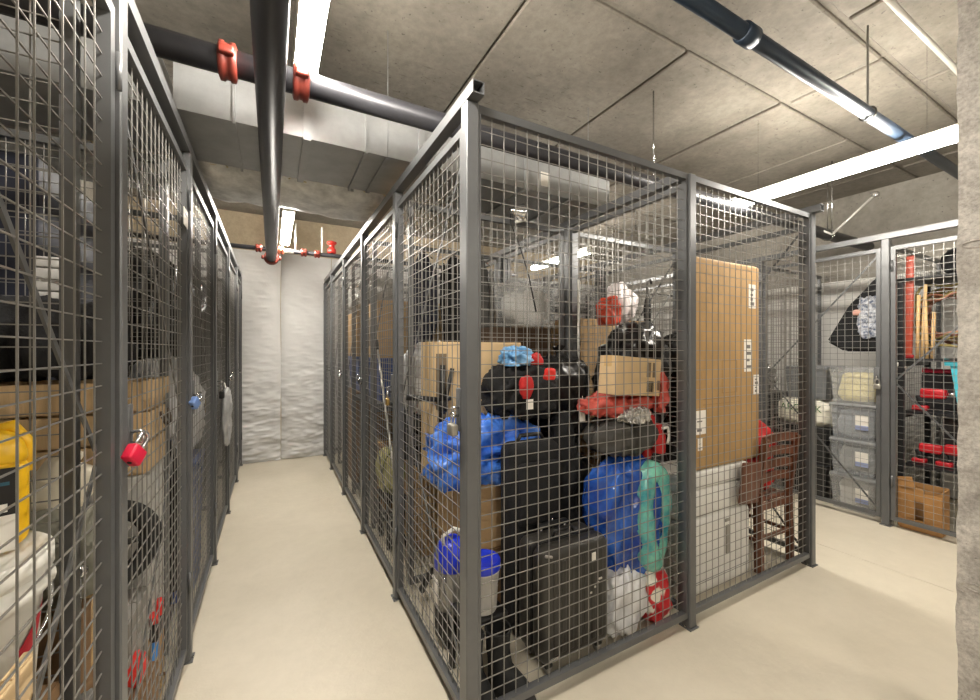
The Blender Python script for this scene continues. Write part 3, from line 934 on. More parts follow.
bag('pale blue plastic bag crumpled on the black jacket', 1.155, 1.82, 1.315, .15, .11, .095, LTBLUE, 31, fold=.018, amp=.15, freq=14, vert=1)
bag('tall black bin liner filling the right rear of the luggage cage', 1.60, 2.04, 0, .40, .32, .80, BLACKBAG, 41, name='bin_liner', tie=None, fold=.03)
bag('second black bin liner on top of the one at the right rear', 1.60, 2.04, .83, .40, .32, .54, BLACKBAG, 43, name='bin_liner', fold=.03, tie=.05)
bag('black garment bag slumped between soft suitcase and bin liners', 1.395, 1.745, 0, .15, .17, 1.06, BLACKF, 44, name='garment_bag', fold=.02)
tg = thing('paper_tag', 'white paper tag hanging in front of the garment bag', 'tag', (1.415, 1.60, 1.03), group=None)
b = B(); b.box(-.02, .02, -.001, .001, 0, .085); b.build('card', PAPER, tg)
B().tube([(0, 0, .085), (.01, .01, .13)], .0015, 5).build('string', PAPER, tg)

# blue translucent sack with a teal ring in it
t = thing('blue_sack', 'shiny blue plastic sack holding a teal swim ring, against the mesh', 'bag', (1.592, 1.50, .24), .18)
B().soft(.42, .24, .62, 51, 2.5, .03, .032, 7, .45, (80, 60)).build('film', BLUEBAG, t)
b = B(); pts = []; N = 40
for i in range(N):
    q = 2 * math.pi * i / N
    pts.append((.105 + .082 * math.cos(q), -.10 - .01 * math.sin(2 * q), .31 + .225 * math.sin(q)))
b.tube(pts, [.060 + .003 * math.sin(1.3 * i) for i in range(N)], 14, closed=True)
r_ = b.build('swim_ring', TEAL, t)
b = B(); b.soft(.12, .05, .36, 52, 2.4, .01, .008, 10, .4, (30, 24), loc=(.085, -.125, .14)); b.build('bulge', BLUEBAG, t)
bag('white plastic sack slumped on the floor right of the hard suitcase', 1.52, 1.45, 0, .27, .19, .34, WHITEBAG, 61, fold=.02, amp=.06, freq=7, vert=.5, tie=None, slump=.12)
t = bag('red and white patterned bag on the floor by the front post', 1.745, 1.415, .0, .16, .13, .29, M('red_white_print', (200, 34, 44), .45, 0, .0, 11, .2, 30, rgb2=(232, 226, 212), edge=(.5, .53), detail=1), 62, name='patterned_bag', fold=.012, amp=.05, freq=8, lean=(-.03, 0))
bag('dark grey duffel bag squashed between blue sack and red bag', 1.62, 1.53, .855, .37, .25, .20, DKGREY, 63, name='duffel_bag', fold=.02, amp=.12)
bag('crumpled silver foil blanket on the dark grey duffel bag', 1.60, 1.435, 1.035, .17, .09, .075, SILVER, 64, name='foil_blanket', cat='blanket', fold=.014, amp=.12, freq=16, smooth=False)
t = bag('coral red bag under the small carton at the top of the pile', 1.60, 1.54, 1.06, .44, .22, .115, CORAL, 65, name='red_bag', fold=.022, amp=.12, freq=8)
bag('coral red sack bulging out to the right of the small carton', 1.80, 1.425, 1.07, .05, .09, .22, CORAL, 67, name='red_bag', fold=.014, amp=.08, freq=10)
B().soft(.10, .07, .26, 66, 2.4, .01, .012, 10, .5, (30, 22), loc=(.165, -.06, -.25)).build('drooping_corner', REDF, t)
carton('small pale carton with a barcode, tilted on the coral red bag', 1.605, 1.46, 1.172, .335, .11, .19, .03, CARD2, tape=True, rot=(0, .075, .04),
       marks=(('front', .06, .02, .05, .055, 'barcode'), ('front', .055, .095, .03, .075, 'print'), ('front', .10, .095, .02, .075, 'print'), ('front', .14, .03, .02, .05, 'print')))
t = thing('spray_bottle', 'small red bottle with white loop handle beside the duffel bag', 'bottle', (1.775, 1.42, .865))
B().lathe([(.03, 0), (.034, .01), (.034, .09), (.018, .12), (.016, .15)], n=18).build('body', REDF, t)
B().tube([(.0, -.02, .13), (.045, -.02, .13), (.055, -.02, .08), (.03, -.03, .05)], .007, 8).build('loop_handle', WHITEP, t)
t = thing('white_board', 'narrow white board with rounded tip leaning behind the luggage pile', 'board', (1.80, 2.07, 1.34), .8)
b = B(); b.rbox(0, 0, .04, .055, .016, .49, .007); b.build('plank', WHITEP, t)
B().lathe([(.01, 0), (.0275, .03), (.0275, .045)], n=14, sy=.28).build('tip', WHITEP, t)
B().box(-.012, .012, -.011, -.008, .09, .12).build('sticker', INK, t)

# clamp lamp hung on the cross partition
cl = W(514, 207, Y=2.20)
t = thing('clamp_lamp', 'chrome clamp lamp with cord hanging high behind the front mesh', 'lamp', (cl.x, cl.y, cl.z - .05))
B().lathe([(.018, 0), (.03, .03), (.055, .085), (.058, .09)], -.03, 0, .02, 18, 'X').build('reflector', CHROME, t)
B().rbox(.05, .0, .0, .07, .03, .025, .006, rot=(0, .5, 0)).build('clamp_jaw', CHROME, t)
B().rbox(.05, .0, -.045, .08, .025, .02, .006, rot=(0, -.35, 0)).build('clamp_jaw', WHITEP, t)
B().tube([(-.03, 0, .02), (-.02, .01, -.06), (.03, .01, -.15), (.06, .01, -.22), (.12, .01, -.38), (.18, .01, -.62)], .005, 6).build('cord', BLACKP, t)

# ---------------------------------------------------------------- front right cage: tall carton, white appliance, chair
tc_ = thing('tall_carton', 'tall flat brown carton with shipping labels standing behind the front mesh', 'box', (2.386, 1.462, .715))
w_, d_, h_ = .70, .07, 1.215
B().rbox(0, 0, 0, w_, d_, h_, .018, 3).build('body', M('honey_cardboard', (176, 142, 94), .75, 0, .1, 4, .08, 60), tc_)
B().box(-w_ / 2 + .02, w_ / 2 - .02, -d_ / 2 + .02, d_ / 2 - .02, h_, h_ + .003).build('top_flap', CARD2, tc_)
for x in (-.09, ): B().box(x, x + .002, -d_ / 2 - .0008, -d_ / 2, .03, h_ - .02).build('seam', CARD3, tc_)
for (px, py, ww, hh) in ((752, 297, .075, .15), (748, 356, .085, .20), (756, 385, .06, .125), (700, 423, .115, .135), (700, 445, .04, .07)):
    p = W(px, py, Y=1.462 - d_ / 2)
    x, z = p.x - 2.386, p.z - .715
    o = B().box(x - ww / 2, x + ww / 2, -d_ / 2 - .0015, -d_ / 2, z - hh / 2, z + hh / 2).build('label', PAPER, tc_)
    q = B(); random.seed(px)
    for k in range(4):
        zz = z - hh * .38 + k * hh * .2
        if random.random() < .8: q.box(x - ww * .25, x + ww * random.uniform(.05, .35), -d_ / 2 - .0025, -d_ / 2 - .0015, zz, zz + hh * random.uniform(.05, .14))
    q.build('print', M('faded_ink', (120, 116, 112), .7, 0, .1), o)
b = B()
for (a, c, f, g) in ((-.23, .12, .40, .403), (-.23, .12, .37, .3725), (-.05, .10, .62, .6225), (-.05, .10, .43, .4325), (-.05, -.0475, .43, .62), (.0975, .10, .43, .62), (-.20, -.197, .38, .85)):
    b.box(a, c, -d_ / 2 - .0012, -d_ / 2, f, g)
b.build('print', M('box_print', (150, 112, 62), .75, 0, .05), tc_)

t = thing('dehumidifier', 'white box shaped appliance with grey grip, on the floor under the tall carton', 'appliance', (2.28, 1.54, 0))
B().rbox(.0, 0, .012, .68, .26, .448, .05, 5).build('body', M('grey_white_plastic', (206, 204, 198), .4, 0, .05), t)
B().rbox(.08, -.131, .20, .035, .012, .17, .005).build('grip', M('warm_grey', (140, 136, 128), .5, 0, .05), t)
B().rbox(.08, -.131, .39, .045, .008, .02, .003).build('latch', M('warm_grey', (140, 136, 128), .5, 0, .05), t)
B().box(-.30, .30, -.1305, -.129, .10, .104).build('seam', GREYP, t)
for sx in (-1, 1): B().rbox(sx * .28, 0, -.0, .05, .2, .012, .004).build('foot', GREYP, t)
t = thing('foam_case', 'white case between the tall carton and the appliance on the floor', 'case', (2.265, 1.54, .463))
B().rbox(0, 0, 0, .64, .24, .15, .012, 2).build('tray', M('case_white', (214, 212, 206), .5, 0, .05), t)
B().rbox(0, 0, .152, .65, .25, .097, .012, 2).build('lid', M('case_white', (214, 212, 206), .5, 0, .05), t)


def wooden_chair():
    t = thing('wooden_chair', 'dark brown slatted wooden chair standing beside the white appliance', 'chair', (2.865, 1.565, 0), -.03)
    w = .175
    for s in (-1, 1):
        B().bar((s * w, -.165, 0), (s * w, -.155, .45), .04, .03).build('back_leg', WALNUT, t)
        B().bar((s * w, -.155, .449), (s * w, -.205, .845), .036, .026).build('back_post', WALNUT, t)
        B().bar((s * w, .17, 0), (s * w, .16, .42), .032, .028).build('front_leg', WALNUT, t)
        B().bar((s * w, -.14, .20), (s * w, .15, .20), .016, .022).build('side_stretcher', WALNUT, t)
    def curved(z, h, bow, name, y0):
        b = B(); N = 10; A = []
        for i in range(N + 1):
            a = -1 + 2 * i / N
            y = y0 - bow * (1 - a * a)
            A.append([b.bm.verts.new((a * (w + .012), y + dy, z + dz + .012 * (1 - a * a))) for dy, dz in ((-.009, 0), (.009, 0), (.009, h), (-.009, h))])
        for P, Q in zip(A, A[1:]):
            for k in range(4): b.bm.faces.new([P[k], P[(k + 1) % 4], Q[(k + 1) % 4], Q[k]])
        b.bm.faces.new(A[0]); b.bm.faces.new(A[-1][::-1])
        b.build(name, WALNUT, t)
    curved(.80, .055, -.02, 'top_rail', -.20)
    for z, y0 in ((.715, -.19), (.63, -.178), (.545, -.168)): curved(z, .055, -.02, 'back_slat', y0)
    for k in range(5): B().rbox(0, -.12 + k * .066, .425, .37, .056, .022, .006, 2).build('seat_slat', WALNUT, t)
    B().box(-w, w, -.17, -.15, .385, .425).build('seat_rail', WALNUT, t)
    B().box(-w, w, -.172, -.158, .20, .225).build('back_stretcher', WALNUT, t)
    B().bar((-w + .01, .16, .12), (w - .01, .16, .12), .016).build('front_stretcher', WALNUT, t)


wooden_chair()
t = thing('folding_chair', 'dark brown folded wooden chair leaning between appliance and slatted chair', 'chair', (2.56, 1.372, 0), 0)
B().rbox(-.03, 0, .475, .20, .02, .25, .012, 2, rot=(.05, .10, 0)).build('seat_panel', WALNUT, t)
for s in (0, 1): B().bar((.085, .0 + s * .2, .0), (.075, .0 + s * .04, .52), .026).build('leg', WALNUT, t)
B().bar((.083, .02, .22), (.083, .15, .22), .016).build('stretcher', WALNUT, t)
bag('red jacket bundled on the seat of the slatted wooden chair', 2.85, 1.59, .45, .30, .26, .45, REDF, 81, name='red_jacket', cat='jacket', fold=.03, amp=.1)
bag('dark red cloth stuffed behind the folded wooden chair', 2.665, 1.49, .464, .07, .16, .25, M('dark_red_cloth', (150, 20, 26), .7, 0, .2), 82, name='red_cloth', cat='cloth', fold=.02, amp=.1)
# black bags at the back of that cage, seen past the tall carton
bag('big black bin liner on the floor behind the tall carton', 2.20, 1.98, 0, .50, .36, .80, BLACKBAG, 91, name='bin_liner', fold=.03)
bag('big black bin liner stacked behind the tall carton', 2.20, 1.98, .82, .50, .36, .76, BLACKBAG, 92, name='bin_liner', fold=.03)
bag('black bin liner on the floor at the inner corner behind the wooden chair', 2.79, 2.02, 0, .42, .34, .80, BLACKBAG, 95, name='bin_liner', fold=.03)
bag('black bin liner at the top of the stack right of the folded umbrella', 2.79, 2.02, .83, .42, .34, .68, BLACKBAG, 96, name='bin_liner', fold=.03)
bag('white plastic bag with pink print on top of the stacked bin liners', 2.20, 2.06, 1.575, .26, .16, .30, M('white_pink_film', (232, 224, 224), .35, 0, .04, 9, .3, 20), 93, fold=.02, amp=.1)
p_ = W(613, 309, Y=1.96)
B_ = bag('orange red tool bag on the bin liners beside the white bag', 1.99, 1.99, 1.565, .12, .12, .20, M('orange_red', (196, 66, 36), .5, 0, .25), 94, name='tool_bag', fold=.02, amp=.12)
t = thing('umbrella', 'black folded umbrella standing up from the bin liners', 'umbrella', (2.38, 2.0, 1.56))
B().lathe([(.01, 0), (.022, .03), (.028, .14), (.014, .22), (.008, .24)], n=12).build('canopy', BLACKF, t)
B().tube([(0, 0, .24), (0, 0, .33), (.03, 0, .35), (.04, 0, .32)], .008, 8).build('hook_handle', BLACKP, t)

# ---------------------------------------------------------------- second and third cages of the middle block
carton('tan carton on the floor in the second cage behind the corner door', 1.10, 2.85, 0, .42, .50, .62, mat=CARD)
t = thing('milk_crate', 'black slotted crate on the tan carton in the second middle cage', 'crate', (1.0, 2.62, .625))
B().box(-.16, .16, -.16, .16, 0, .015).build('base', BLACKP, t)
for k in range(3):
    for s in (-1, 1):
        B().box(-.17, .17, s * .165 - .006, s * .165 + .006, .03 + k * .12, .10 + k * .12).build('slat', BLACKP, t)
        B().box(s * .165 - .006, s * .165 + .006, -.16, .16, .03 + k * .12, .10 + k * .12).build('slat', BLACKP, t)
for sx in (-1, 1):
    for sy in (-1, 1): B().box(sx * .165 - .012, sx * .165 + .012, sy * .165 - .012, sy * .165 + .012, 0, .35).build('corner', BLACKP, t)
bag('white plastic sack on the black crate behind the pale carton', .93, 2.52, .98, .38, .36, .44, WHITEBAG, 101, fold=.03, amp=.08)
t = thing('garden_fork', 'slim white pole leaning in the second middle cage', 'pole', (.72, 2.34, 0))
B().tube([(0, 0, 0), (-.02, .72, 1.4)], .008, 8).build('shaft', PIPEW, t)
B().tube([(-.02, .72, 1.4), (-.022, .76, 1.48)], .012, 8).build('grip', BLACKP, t)
t = thing('seat_cushion', 'yellow green striped cushion standing on a folded trolley', 'cushion', (.76, 2.93, .36))
B().soft(.16, .20, .33, 104, 3.2, .02, .008, 8, 1, (36, 24)).build('pad', M('olive_stripe', (176, 176, 110), .8, 0, .35, 9, .1, 60, stretch=(3, 3, 1), rgb2=(214, 208, 156)), t)
B().tube([(.08 * math.cos(q), -.10, .165 + .15 * math.sin(q)) for q in (2 * math.pi * i / 24 for i in range(24))], .005, 6, closed=True).build('piping', M('olive_dark', (110, 112, 66), .8), t)
t = thing('folded_trolley', 'black folded hand trolley on the floor under the green cushion', 'trolley', (.77, 2.93, 0))
B().box(-.08, .08, -.13, .13, .33, .355).build('deck', BLACKP, t)
for sy in (-1, 1):
    B().tube([(-.05, sy * .12, .05), (-.06, sy * .12, .33)], .010, 8).build('frame_tube', BLACKP, t)
    B().tube([(.05, sy * .12, .05), (.06, sy * .12, .33)], .010, 8).build('frame_tube', BLACKP, t)
    B().lathe([(.012, -.014), (.045, -.012), (.045, .012), (.012, .014)], -.05, sy * .12, .045, 16, 'X').build('wheel', RUBBER, t)
    B().lathe([(.012, -.014), (.045, -.012), (.045, .012), (.012, .014)], .05, sy * .12, .045, 16, 'X').build('wheel', RUBBER, t)
rack('grey shelf rack along the third middle cage', 1.25, 3.64, 1.10, .86, (.10, .97), 1.9)
BLUETOTE = M('navy_tote', (44, 74, 138), .4, 0, .08)
for k, (x, y) in enumerate(((.955, 3.64), (1.42, 3.64))):
    tote(['blue tote on the rack shelf, third middle cage, aisle side', 'blue tote on the rack shelf, third middle cage, inner side'][k], x, y, .972, .40, .74, .36, 0, BLUETOTE, group='blue totes', lab=False)
carton('tan carton on the blue totes in the third middle cage', 1.13, 3.64, 1.335, .76, .74, .47, mat=CARD, marks=(('left', -.12, .1, .2, .25, 'print'),))
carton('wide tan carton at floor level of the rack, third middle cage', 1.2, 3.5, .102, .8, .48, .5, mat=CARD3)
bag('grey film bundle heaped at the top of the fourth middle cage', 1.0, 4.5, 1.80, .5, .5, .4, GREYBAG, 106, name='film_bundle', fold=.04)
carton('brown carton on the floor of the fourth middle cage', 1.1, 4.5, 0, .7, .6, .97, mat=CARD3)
tote('blue tote between two cartons in the fourth middle cage', 1.1, 4.5, .972, .68, .58, .36, 0, BLUETOTE, group='blue totes', lab=False)
carton('tan carton on the blue tote in the fourth middle cage', 1.1, 4.5, 1.335, .7, .6, .46, mat=CARD)
# behind the luggage, second cage, right half
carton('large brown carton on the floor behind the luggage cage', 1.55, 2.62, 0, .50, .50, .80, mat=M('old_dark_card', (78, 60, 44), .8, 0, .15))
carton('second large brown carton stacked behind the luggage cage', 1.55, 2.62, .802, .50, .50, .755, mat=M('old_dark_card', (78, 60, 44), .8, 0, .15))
tote('pale see through bin on the brown cartons behind the luggage cage', 1.62, 2.44, 1.56, .40, .24, .32, .1, CLEAR, fill=M('white_cloth', (226, 224, 218), .8, 0, .05), lab=False, group=None)
carton('large carton on the floor behind the bin liners, inner cage', 2.45, 2.72, 0, .9, .6, .85, mat=CARD3)
carton('tan carton on top behind the bin liners, inner cage', 2.55, 2.72, .852, .8, .55, .80, mat=CARD)
rack('dark steel shelf rack in the inner cage behind the bin liners', 2.5, 3.65, 1.0, .7, (.1, .7, 1.3, 1.85), 2.0, mat=M('dark_rack', (60, 60, 62), .5, .3, .1))
for k, (x, z, w, h, m_) in enumerate(((2.25, .702, .4, .4, CARD3), (2.72, .702, .4, .45, CARD), (2.3, 1.302, .45, .35, CARD2), (2.75, 1.302, .35, .42, M('dark_case', (50, 48, 50), .6, 0, .1)), (2.45, .102, .75, .5, CARD3))):
    carton(['carton at the left of the middle shelf, inner rack', 'carton at the right of the middle shelf, inner rack', 'pale carton on the upper shelf, inner rack', 'dark case on the upper shelf, inner rack', 'wide carton on the lowest shelf, inner rack'][k], x, 3.65, z, w, .5, h, mat=m_, group='cartons on the inner rack')

# ---------------------------------------------------------------- left row of cages
# nearest cage: bucket with jug
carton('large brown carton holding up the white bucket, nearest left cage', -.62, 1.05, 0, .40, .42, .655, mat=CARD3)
t = pail('white plastic bucket with lid and red triangle print', -.535, 1.075, .657, .150, .355, WHITEP, WHITEP, rz=.6)
b = B()
def on_side(ang, z, r=.150, h=.355):
    rr = (r * .86 + (r * .97 - r * .86) * (z / (h * .8))) + .0015
    return (rr * math.cos(ang), rr * math.sin(ang), z)
A0 = math.atan2(-1.075, .535) - .6 + .80
tri = [(A0 + .0, .20), (A0 + .50, .265), (A0 + .18, .13)]
N = 6; vs = {}
for i in range(N + 1):
    for j in range(N + 1 - i):
        a, c = i / N, j / N
        an = tri[0][0] + a * (tri[1][0] - tri[0][0]) + c * (tri[2][0] - tri[0][0])
        zz = tri[0][1] + a * (tri[1][1] - tri[0][1]) + c * (tri[2][1] - tri[0][1])
        vs[i, j] = b.bm.verts.new(on_side(an, zz))
for i in range(N):
    for j in range(N - i):
        b.bm.faces.new([vs[i, j], vs[i + 1, j], vs[i, j + 1]])
        if i + j < N - 1: b.bm.faces.new([vs[i + 1, j], vs[i + 1, j + 1], vs[i, j + 1]])
b.build('print_triangle', M('print_red', (190, 24, 44), .5, 0, .05), t)

jx, jy = -.508, 1.118
t = thing('detergent_jug', 'yellow jug with black and white label standing on the white bucket', 'jug', (jx, jy, 1.023), math.radians(25))
jb = B(); jb.rbox(0, 0, 0, .20, .13, .215, .03, 4); jb.build('body', YELLOW, t)
b = B(); b.rbox(0, 0, .19, .17, .11, .09, .035, 4, taper=1.25); b.build('shoulder', YELLOW, t)
B().tube([(.03, 0, .27), (.075, 0, .285), (.098, 0, .24), (.098, 0, .17)], .016, 10).build('handle', YELLOW, t)
B().lathe([(.026, .27), (.028, .275), (.028, .305), (.02, .31)], -.035, 0, 0, 20).build('cap', YELLOW, t)
for side in (-1, 1):
    y = side * .066
    def q(x0, x1, z0, z1, m_, nm, k=0):
        a, c = sorted((y + side * k * .0006, y + side * (k + 1) * .0006))
        return B().box(x0, x1, a, c, z0, z1).build(nm, m_, t)
    q(-.075, .080, .085, .195, INK, 'label'); q(-.075, .080, .0, .085, PAPER, 'label')
    q(-.06, .05, .125, .150, GREYP, 'label_band', 1); q(-.06, .068, .155, .163, M('teal_ink', (40, 90, 110), .5), 'label_band', 1); q(.02, .065, .093, .112, PAPER, 'label_band', 1)
    for k in range(4): q(-.06, .02 + .012 * (k % 2), .015 + .017 * k, .021 + .017 * k, GREYP, 'label_line', 1)
    q(-.04, .01, .168, .188, YELLOW, 'emblem', 1)
t.scale = (.84, .84, .80)
carton('flattened kraft carton leaning in front of the white bucket', -.3715, .925, 0, .018, .15, .875, rz=.0, mat=CARD2, tape=False)

# second left cage
carton('dark brown carton on the floor behind the first left partition', -.62, 1.56, 0, .34, .24, .70, mat=CARD3)
bag('grey green canvas bag on the dark brown carton, second left cage', -.60, 1.56, .70, .34, .24, .255, M('grey_green_canvas', (132, 130, 116), .7, 0, .2, 9, .2, 40), 111, name='canvas_bag', fold=.025, amp=.1)
t = thing('white_canister', 'cream plastic canister tilted on the canvas bag, second left cage', 'canister', (-.56, 1.575, .95), .3, rot=(0, .55, .45))
B().rbox(0, 0, 0, .13, .10, .14, .022, 4).build('body', CREAM, t)
B().lathe([(.025, .14), (.027, .145), (.027, .165), (.02, .17)], -.03, 0, 0, 16).build('cap', CREAM, t)
t = thing('chrome_knob', 'round chrome ball fitting beside the canvas bag', 'fitting', (-.445, 1.44, .80))
B().lathe([(.004, -.018), (.012, -.014), (.018, -.006), (.018, .006), (.012, .014), (.004, .018)], 0, 0, .018, 14).build('ball', CHROME, t)
B().tube([(0, 0, 0), (-.02, .02, -.80)], .006, 8).build('stem', CHROME, t)
bag('grey plastic sack low behind the first left partition', -.43, 1.385, .36, .12, .10, .16, GREYBAG, 112, fold=.012, amp=.08, freq=10)
carton('small brown carton under the grey plastic sack', -.44, 1.385, 0, .13, .10, .355, mat=CARD3)
WOOD2 = M('crate_wood', (206, 176, 134), .65, 0, .2, 5, .12, 30, stretch=(5, 5, .5))
carton('white wrapped carton under the wooden crate, second left cage', -.62, 2.06, .30, .42, .28, .635, mat=M('wrapped_white', (196, 194, 188), .35, 0, .1, 5, .2, 16), tape=False)
carton('low tan carton on the floor under the wrapped one', -.62, 2.06, 0, .42, .28, .298, mat=CARD)
t = thing('wooden_crate', 'pale wooden crate with rope handle behind the red padlock', 'crate', (-.62, 2.06, .937))
for k in range(3):
    B().box(-.20, .20, -.145, -.13, .01 + k * .115, .115 + k * .115).build('slat', WOOD2, t)
    B().box(-.20, .20, .13, .145, .01 + k * .115, .115 + k * .115).build('slat', WOOD2, t)
    B().box(.20, .215, -.13, .13, .01 + k * .115, .115 + k * .115).build('slat', WOOD2, t)
    B().box(-.215, -.20, -.13, .13, .01 + k * .115, .115 + k * .115).build('slat', WOOD2, t)
for sx in (-1, 1): B().box(sx * .215 - .012, sx * .215 + .012, -.155, .155, .28, .35).build('end_batten', WOOD2, t)
B().box(-.2, .2, -.13, .13, 0, .01).build('base', WOOD2, t)
B().tube([(.235, -.06, .22), (.25, -.04, .17), (.25, .04, .17), (.235, .06, .22)], .007, 8).build('rope_handle', M('dark_rope', (70, 58, 46), .9), t)
# small black wheel hanging by the wrapped carton
t = thing('push_chair_wheel', 'black spoked wheel leaning behind the red padlock door', 'wheel', (-.49, 1.78, .60), .5)
N = 30; B().tube([(.125 * math.cos(2 * math.pi * i / N), 0, .14 + .125 * math.sin(2 * math.pi * i / N)) for i in range(N)], .032, 10, closed=True).build('tyre', RUBBER, t)
B().lathe([(.02, -.02), (.025, 0), (.02, .02)], 0, 0, .14, 14, 'Y').build('hub', GREYP, t)
for k in range(5):
    a = 2 * math.pi * k / 5; B().bar((.02 * math.cos(a), 0, .14 + .02 * math.sin(a)), (.11 * math.cos(a), 0, .14 + .11 * math.sin(a)), .016).build('spoke', BLACKP, t)
carton('grey carton on the floor under the black spoked wheel', -.50, 1.79, 0, .20, .22, .535, mat=M('grey_card', (150, 146, 140), .8, 0, .1), tape=False)
ptm = thing('rolled_mat', 'tan woven mat on the floor inside the red padlock door', 'mat', (-.44, 2.07, 0))
B().rbox(.0, 0, 0, .10, .16, .05, .02, 3).build('roll', M('tan_weave', (190, 160, 112), .85, 0, .3, 30, .4, 90), ptm)
for s in (-1, 1): B().box(-.052, .052, s * .05 - .008, s * .05 + .008, .048, .052).build('strap', M('brown_strap', (110, 84, 56), .8), ptm)
rb = bag('round red plastic lid toy on the floor, second left cage', -.40, 1.72, .30, .07, .09, .10, M('toy_red', (226, 52, 44), .4, 0, .05), 113, name='red_ball', cat='toy', fold=.0, amp=.0, slump=0)
carton('low brown carton carrying the red toy inside the red padlock door', -.385, 1.72, 0, .06, .2, .298, mat=CARD3, tape=False)
t = thing('grabber_tool', 'blue and black grabber with red jaws inside the red padlock door', 'tool', (-.395, 1.92, .0))
B().tube([(0, -.06, .04), (.0, .06, .30)], .011, 10).build('shaft', M('tool_blue', (58, 132, 204), .4), t)
B().rbox(.0, .08, .28, .03, .09, .07, .01).build('grip', BLACKP, t)
for s in (-1, 1): B().tube([(.0, .08 + s * .02, .34), (.0, .08 + s * .06, .40)], .012, 8).build('jaw', M('toy_red', (226, 52, 44), .4, 0, .05), t)

DARKRACK = M('dark_rack', (60, 60, 62), .5, .3, .1)
rack('dark shelf rack against the wall of the second left cage', -1.25, 1.72, .5, .74, (.1, .62, 1.14, 1.66), 2.05, mat=DARKRACK)
DK = M('dark_case', (50, 48, 50), .6, 0, .1)
NAVY = M('navy_case', (38, 42, 58), .6, 0, .1)
for k, (y, z, h, w, m_) in enumerate(((1.58, .622, .36, .3, CARD3), (1.90, .622, .4, .28, DK), (1.60, 1.142, .42, .34, DK), (1.92, 1.142, .34, .26, NAVY), (1.58, 1.662, .34, .3, NAVY), (1.9, 1.662, .3, .3, CARD3), (1.7, .102, .4, .6, DK))):  # dark and navy cases added to darken the back of the cage
    carton(['brown carton at knee height on the dark left rack', 'dark case at knee height on the dark left rack', 'dark case at chest height on the dark left rack', 'navy case at chest height on the dark left rack', 'navy case on the top shelf of the dark left rack', 'brown carton on the top shelf of the dark left rack', 'wide dark case at the bottom of the dark left rack'][k], -1.25, y, z, .4, w, h, mat=m_, group='cases on the dark left rack')
t = thing('grey_file_box', 'pale grey box file stack high in the second left cage', 'box', (-.70, 2.06, 1.57))
for k in range(4): B().rbox(0, 0, k * .042, .08, .10, .038, .004).build('tray', M('box_grey', (176, 174, 170), .6), t)
bag('black holdall high on the left rack, second cage', -.72, 2.03, 1.29, .45, .28, .28, BLACKF, 115, name='holdall')

# third left cage
t = bag('white cloth sack on the blue bin in the third left cage', -.55, 2.96, .78, .34, .30, .56, WHITEBAG, 121, name='cloth_sack', fold=.03)
tote('tall navy blue bin on the floor of the third left cage', -.57, 2.93, 0, .38, .36, .775, 0, BLUETOTE, group=None, lab=False)
bag('black coat heap in the third left cage near the front', -.60, 2.50, 0, .36, .32, 1.1, BLACKF, 122, name='black_coat', cat='coat')
carton('added dark case on the back floor of the third left cage', -1.15, 2.7, 0, .6, .7, .9, mat=DK)  # added, with the tall navy case above, to darken the cage depth
carton('added navy case stacked at the back of the third left cage', -1.15, 2.7, .902, .6, .7, 1.3, mat=NAVY)
# fourth to sixth left cages: dark stacks added to darken the cage interiors
for k, y in enumerate((3.64, 4.57, 5.38)):
    nm = ['fourth', 'fifth', 'sixth'][k]
    carton(f'added dark case on the floor of the {nm} left cage', -.95, y, 0, .8, .6, .95, mat=DK)
    bag(f'added black bin liner on the dark case, {nm} left cage', -.90, y, .95, .75, .55, 1.2, BLACKBAG, 130 + k, name='bin_liner')
t = thing('hanging_bag', 'clear crinkled plastic bag hung on the fourth left hand door', 'bag', (XL + .045, 3.62, .68))
B().soft(.05, .34, .43, 141, 2.6, .006, .010, 12, .5, (40, 30), flat=0).build('film', M('clear_film', (206, 206, 206), .25, 0, .15, 10, .4, 20, alpha=.8), t)
B().tube([(0, -.05, .40), (-.015, 0, .47), (0, .05, .40)], .004, 6).build('loop', WHITEP, t)
t = thing('door_notice', 'white notice card fixed high on the third left hand door', 'notice', (XL + .018, 2.14, 1.93))
B().box(0, .002, -.045, .045, 0, .075).build('card', PAPER, t)
B().box(.002, .0026, -.03, .03, .045, .055).build('print', GREYP, t)
t = thing('door_label', 'narrow white number strip on the second left hand door stile', 'label', (XL + .016, 1.352, 1.55))
B().box(0, .0015, -.006, .006, 0, .062).build('strip', PAPER, t)
B().box(.0015, .002, -.003, .003, .01, .05).build('print', INK, t)

# ---------------------------------------------------------------- right hand row
for k, (z, tint, fill, lb) in enumerate(((0, CLEAR, M('white_cloth', (226, 224, 218), .8, 0, .05), True), (.312, SMOKE, M('grey_cloth', (214, 212, 206), .8, 0, .12), True), (.624, SMOKE, M('slate_cloth', (196, 200, 204), .8, 0, .12), True), (.936, CLEAR, M('pale_yellow_cloth', (232, 216, 150), .8, 0, .1), False))):
    tote(['bottom clear tote of the stack in the right hand row', 'second clear tote from the bottom in the right hand row', 'third smoky clear tote up in the right hand row', 'top tote of the stack holding pale yellow cloth'][k],
         4.62, 1.55, z, .31, .44, .31, -math.pi / 2, tint, fill, M('grey_lid', (176, 178, 180), .35, 0, .05, alpha=.7) if k < 3 else CLEAR, lab=lb, seed=150 + k)
for k in range(2):
    tote(['black bin on the floor left of the clear totes', 'upper black bin left of the clear totes'][k], 4.66, 1.955, k * .34, .40, .40, .335, -math.pi / 2, M('black_tub', (38, 38, 40), .45, 0, .1), lab=False, group='black bins')
t = bag('white bag with green lettering on the black bins, right hand row', 4.62, 1.95, .682, .34, .46, .245, M('cream_bag', (232, 228, 214), .5, 0, .05, 6, .2, 20), 161, name='lettered_bag', n=4.5, amp=.03, fold=.012, slump=.02)
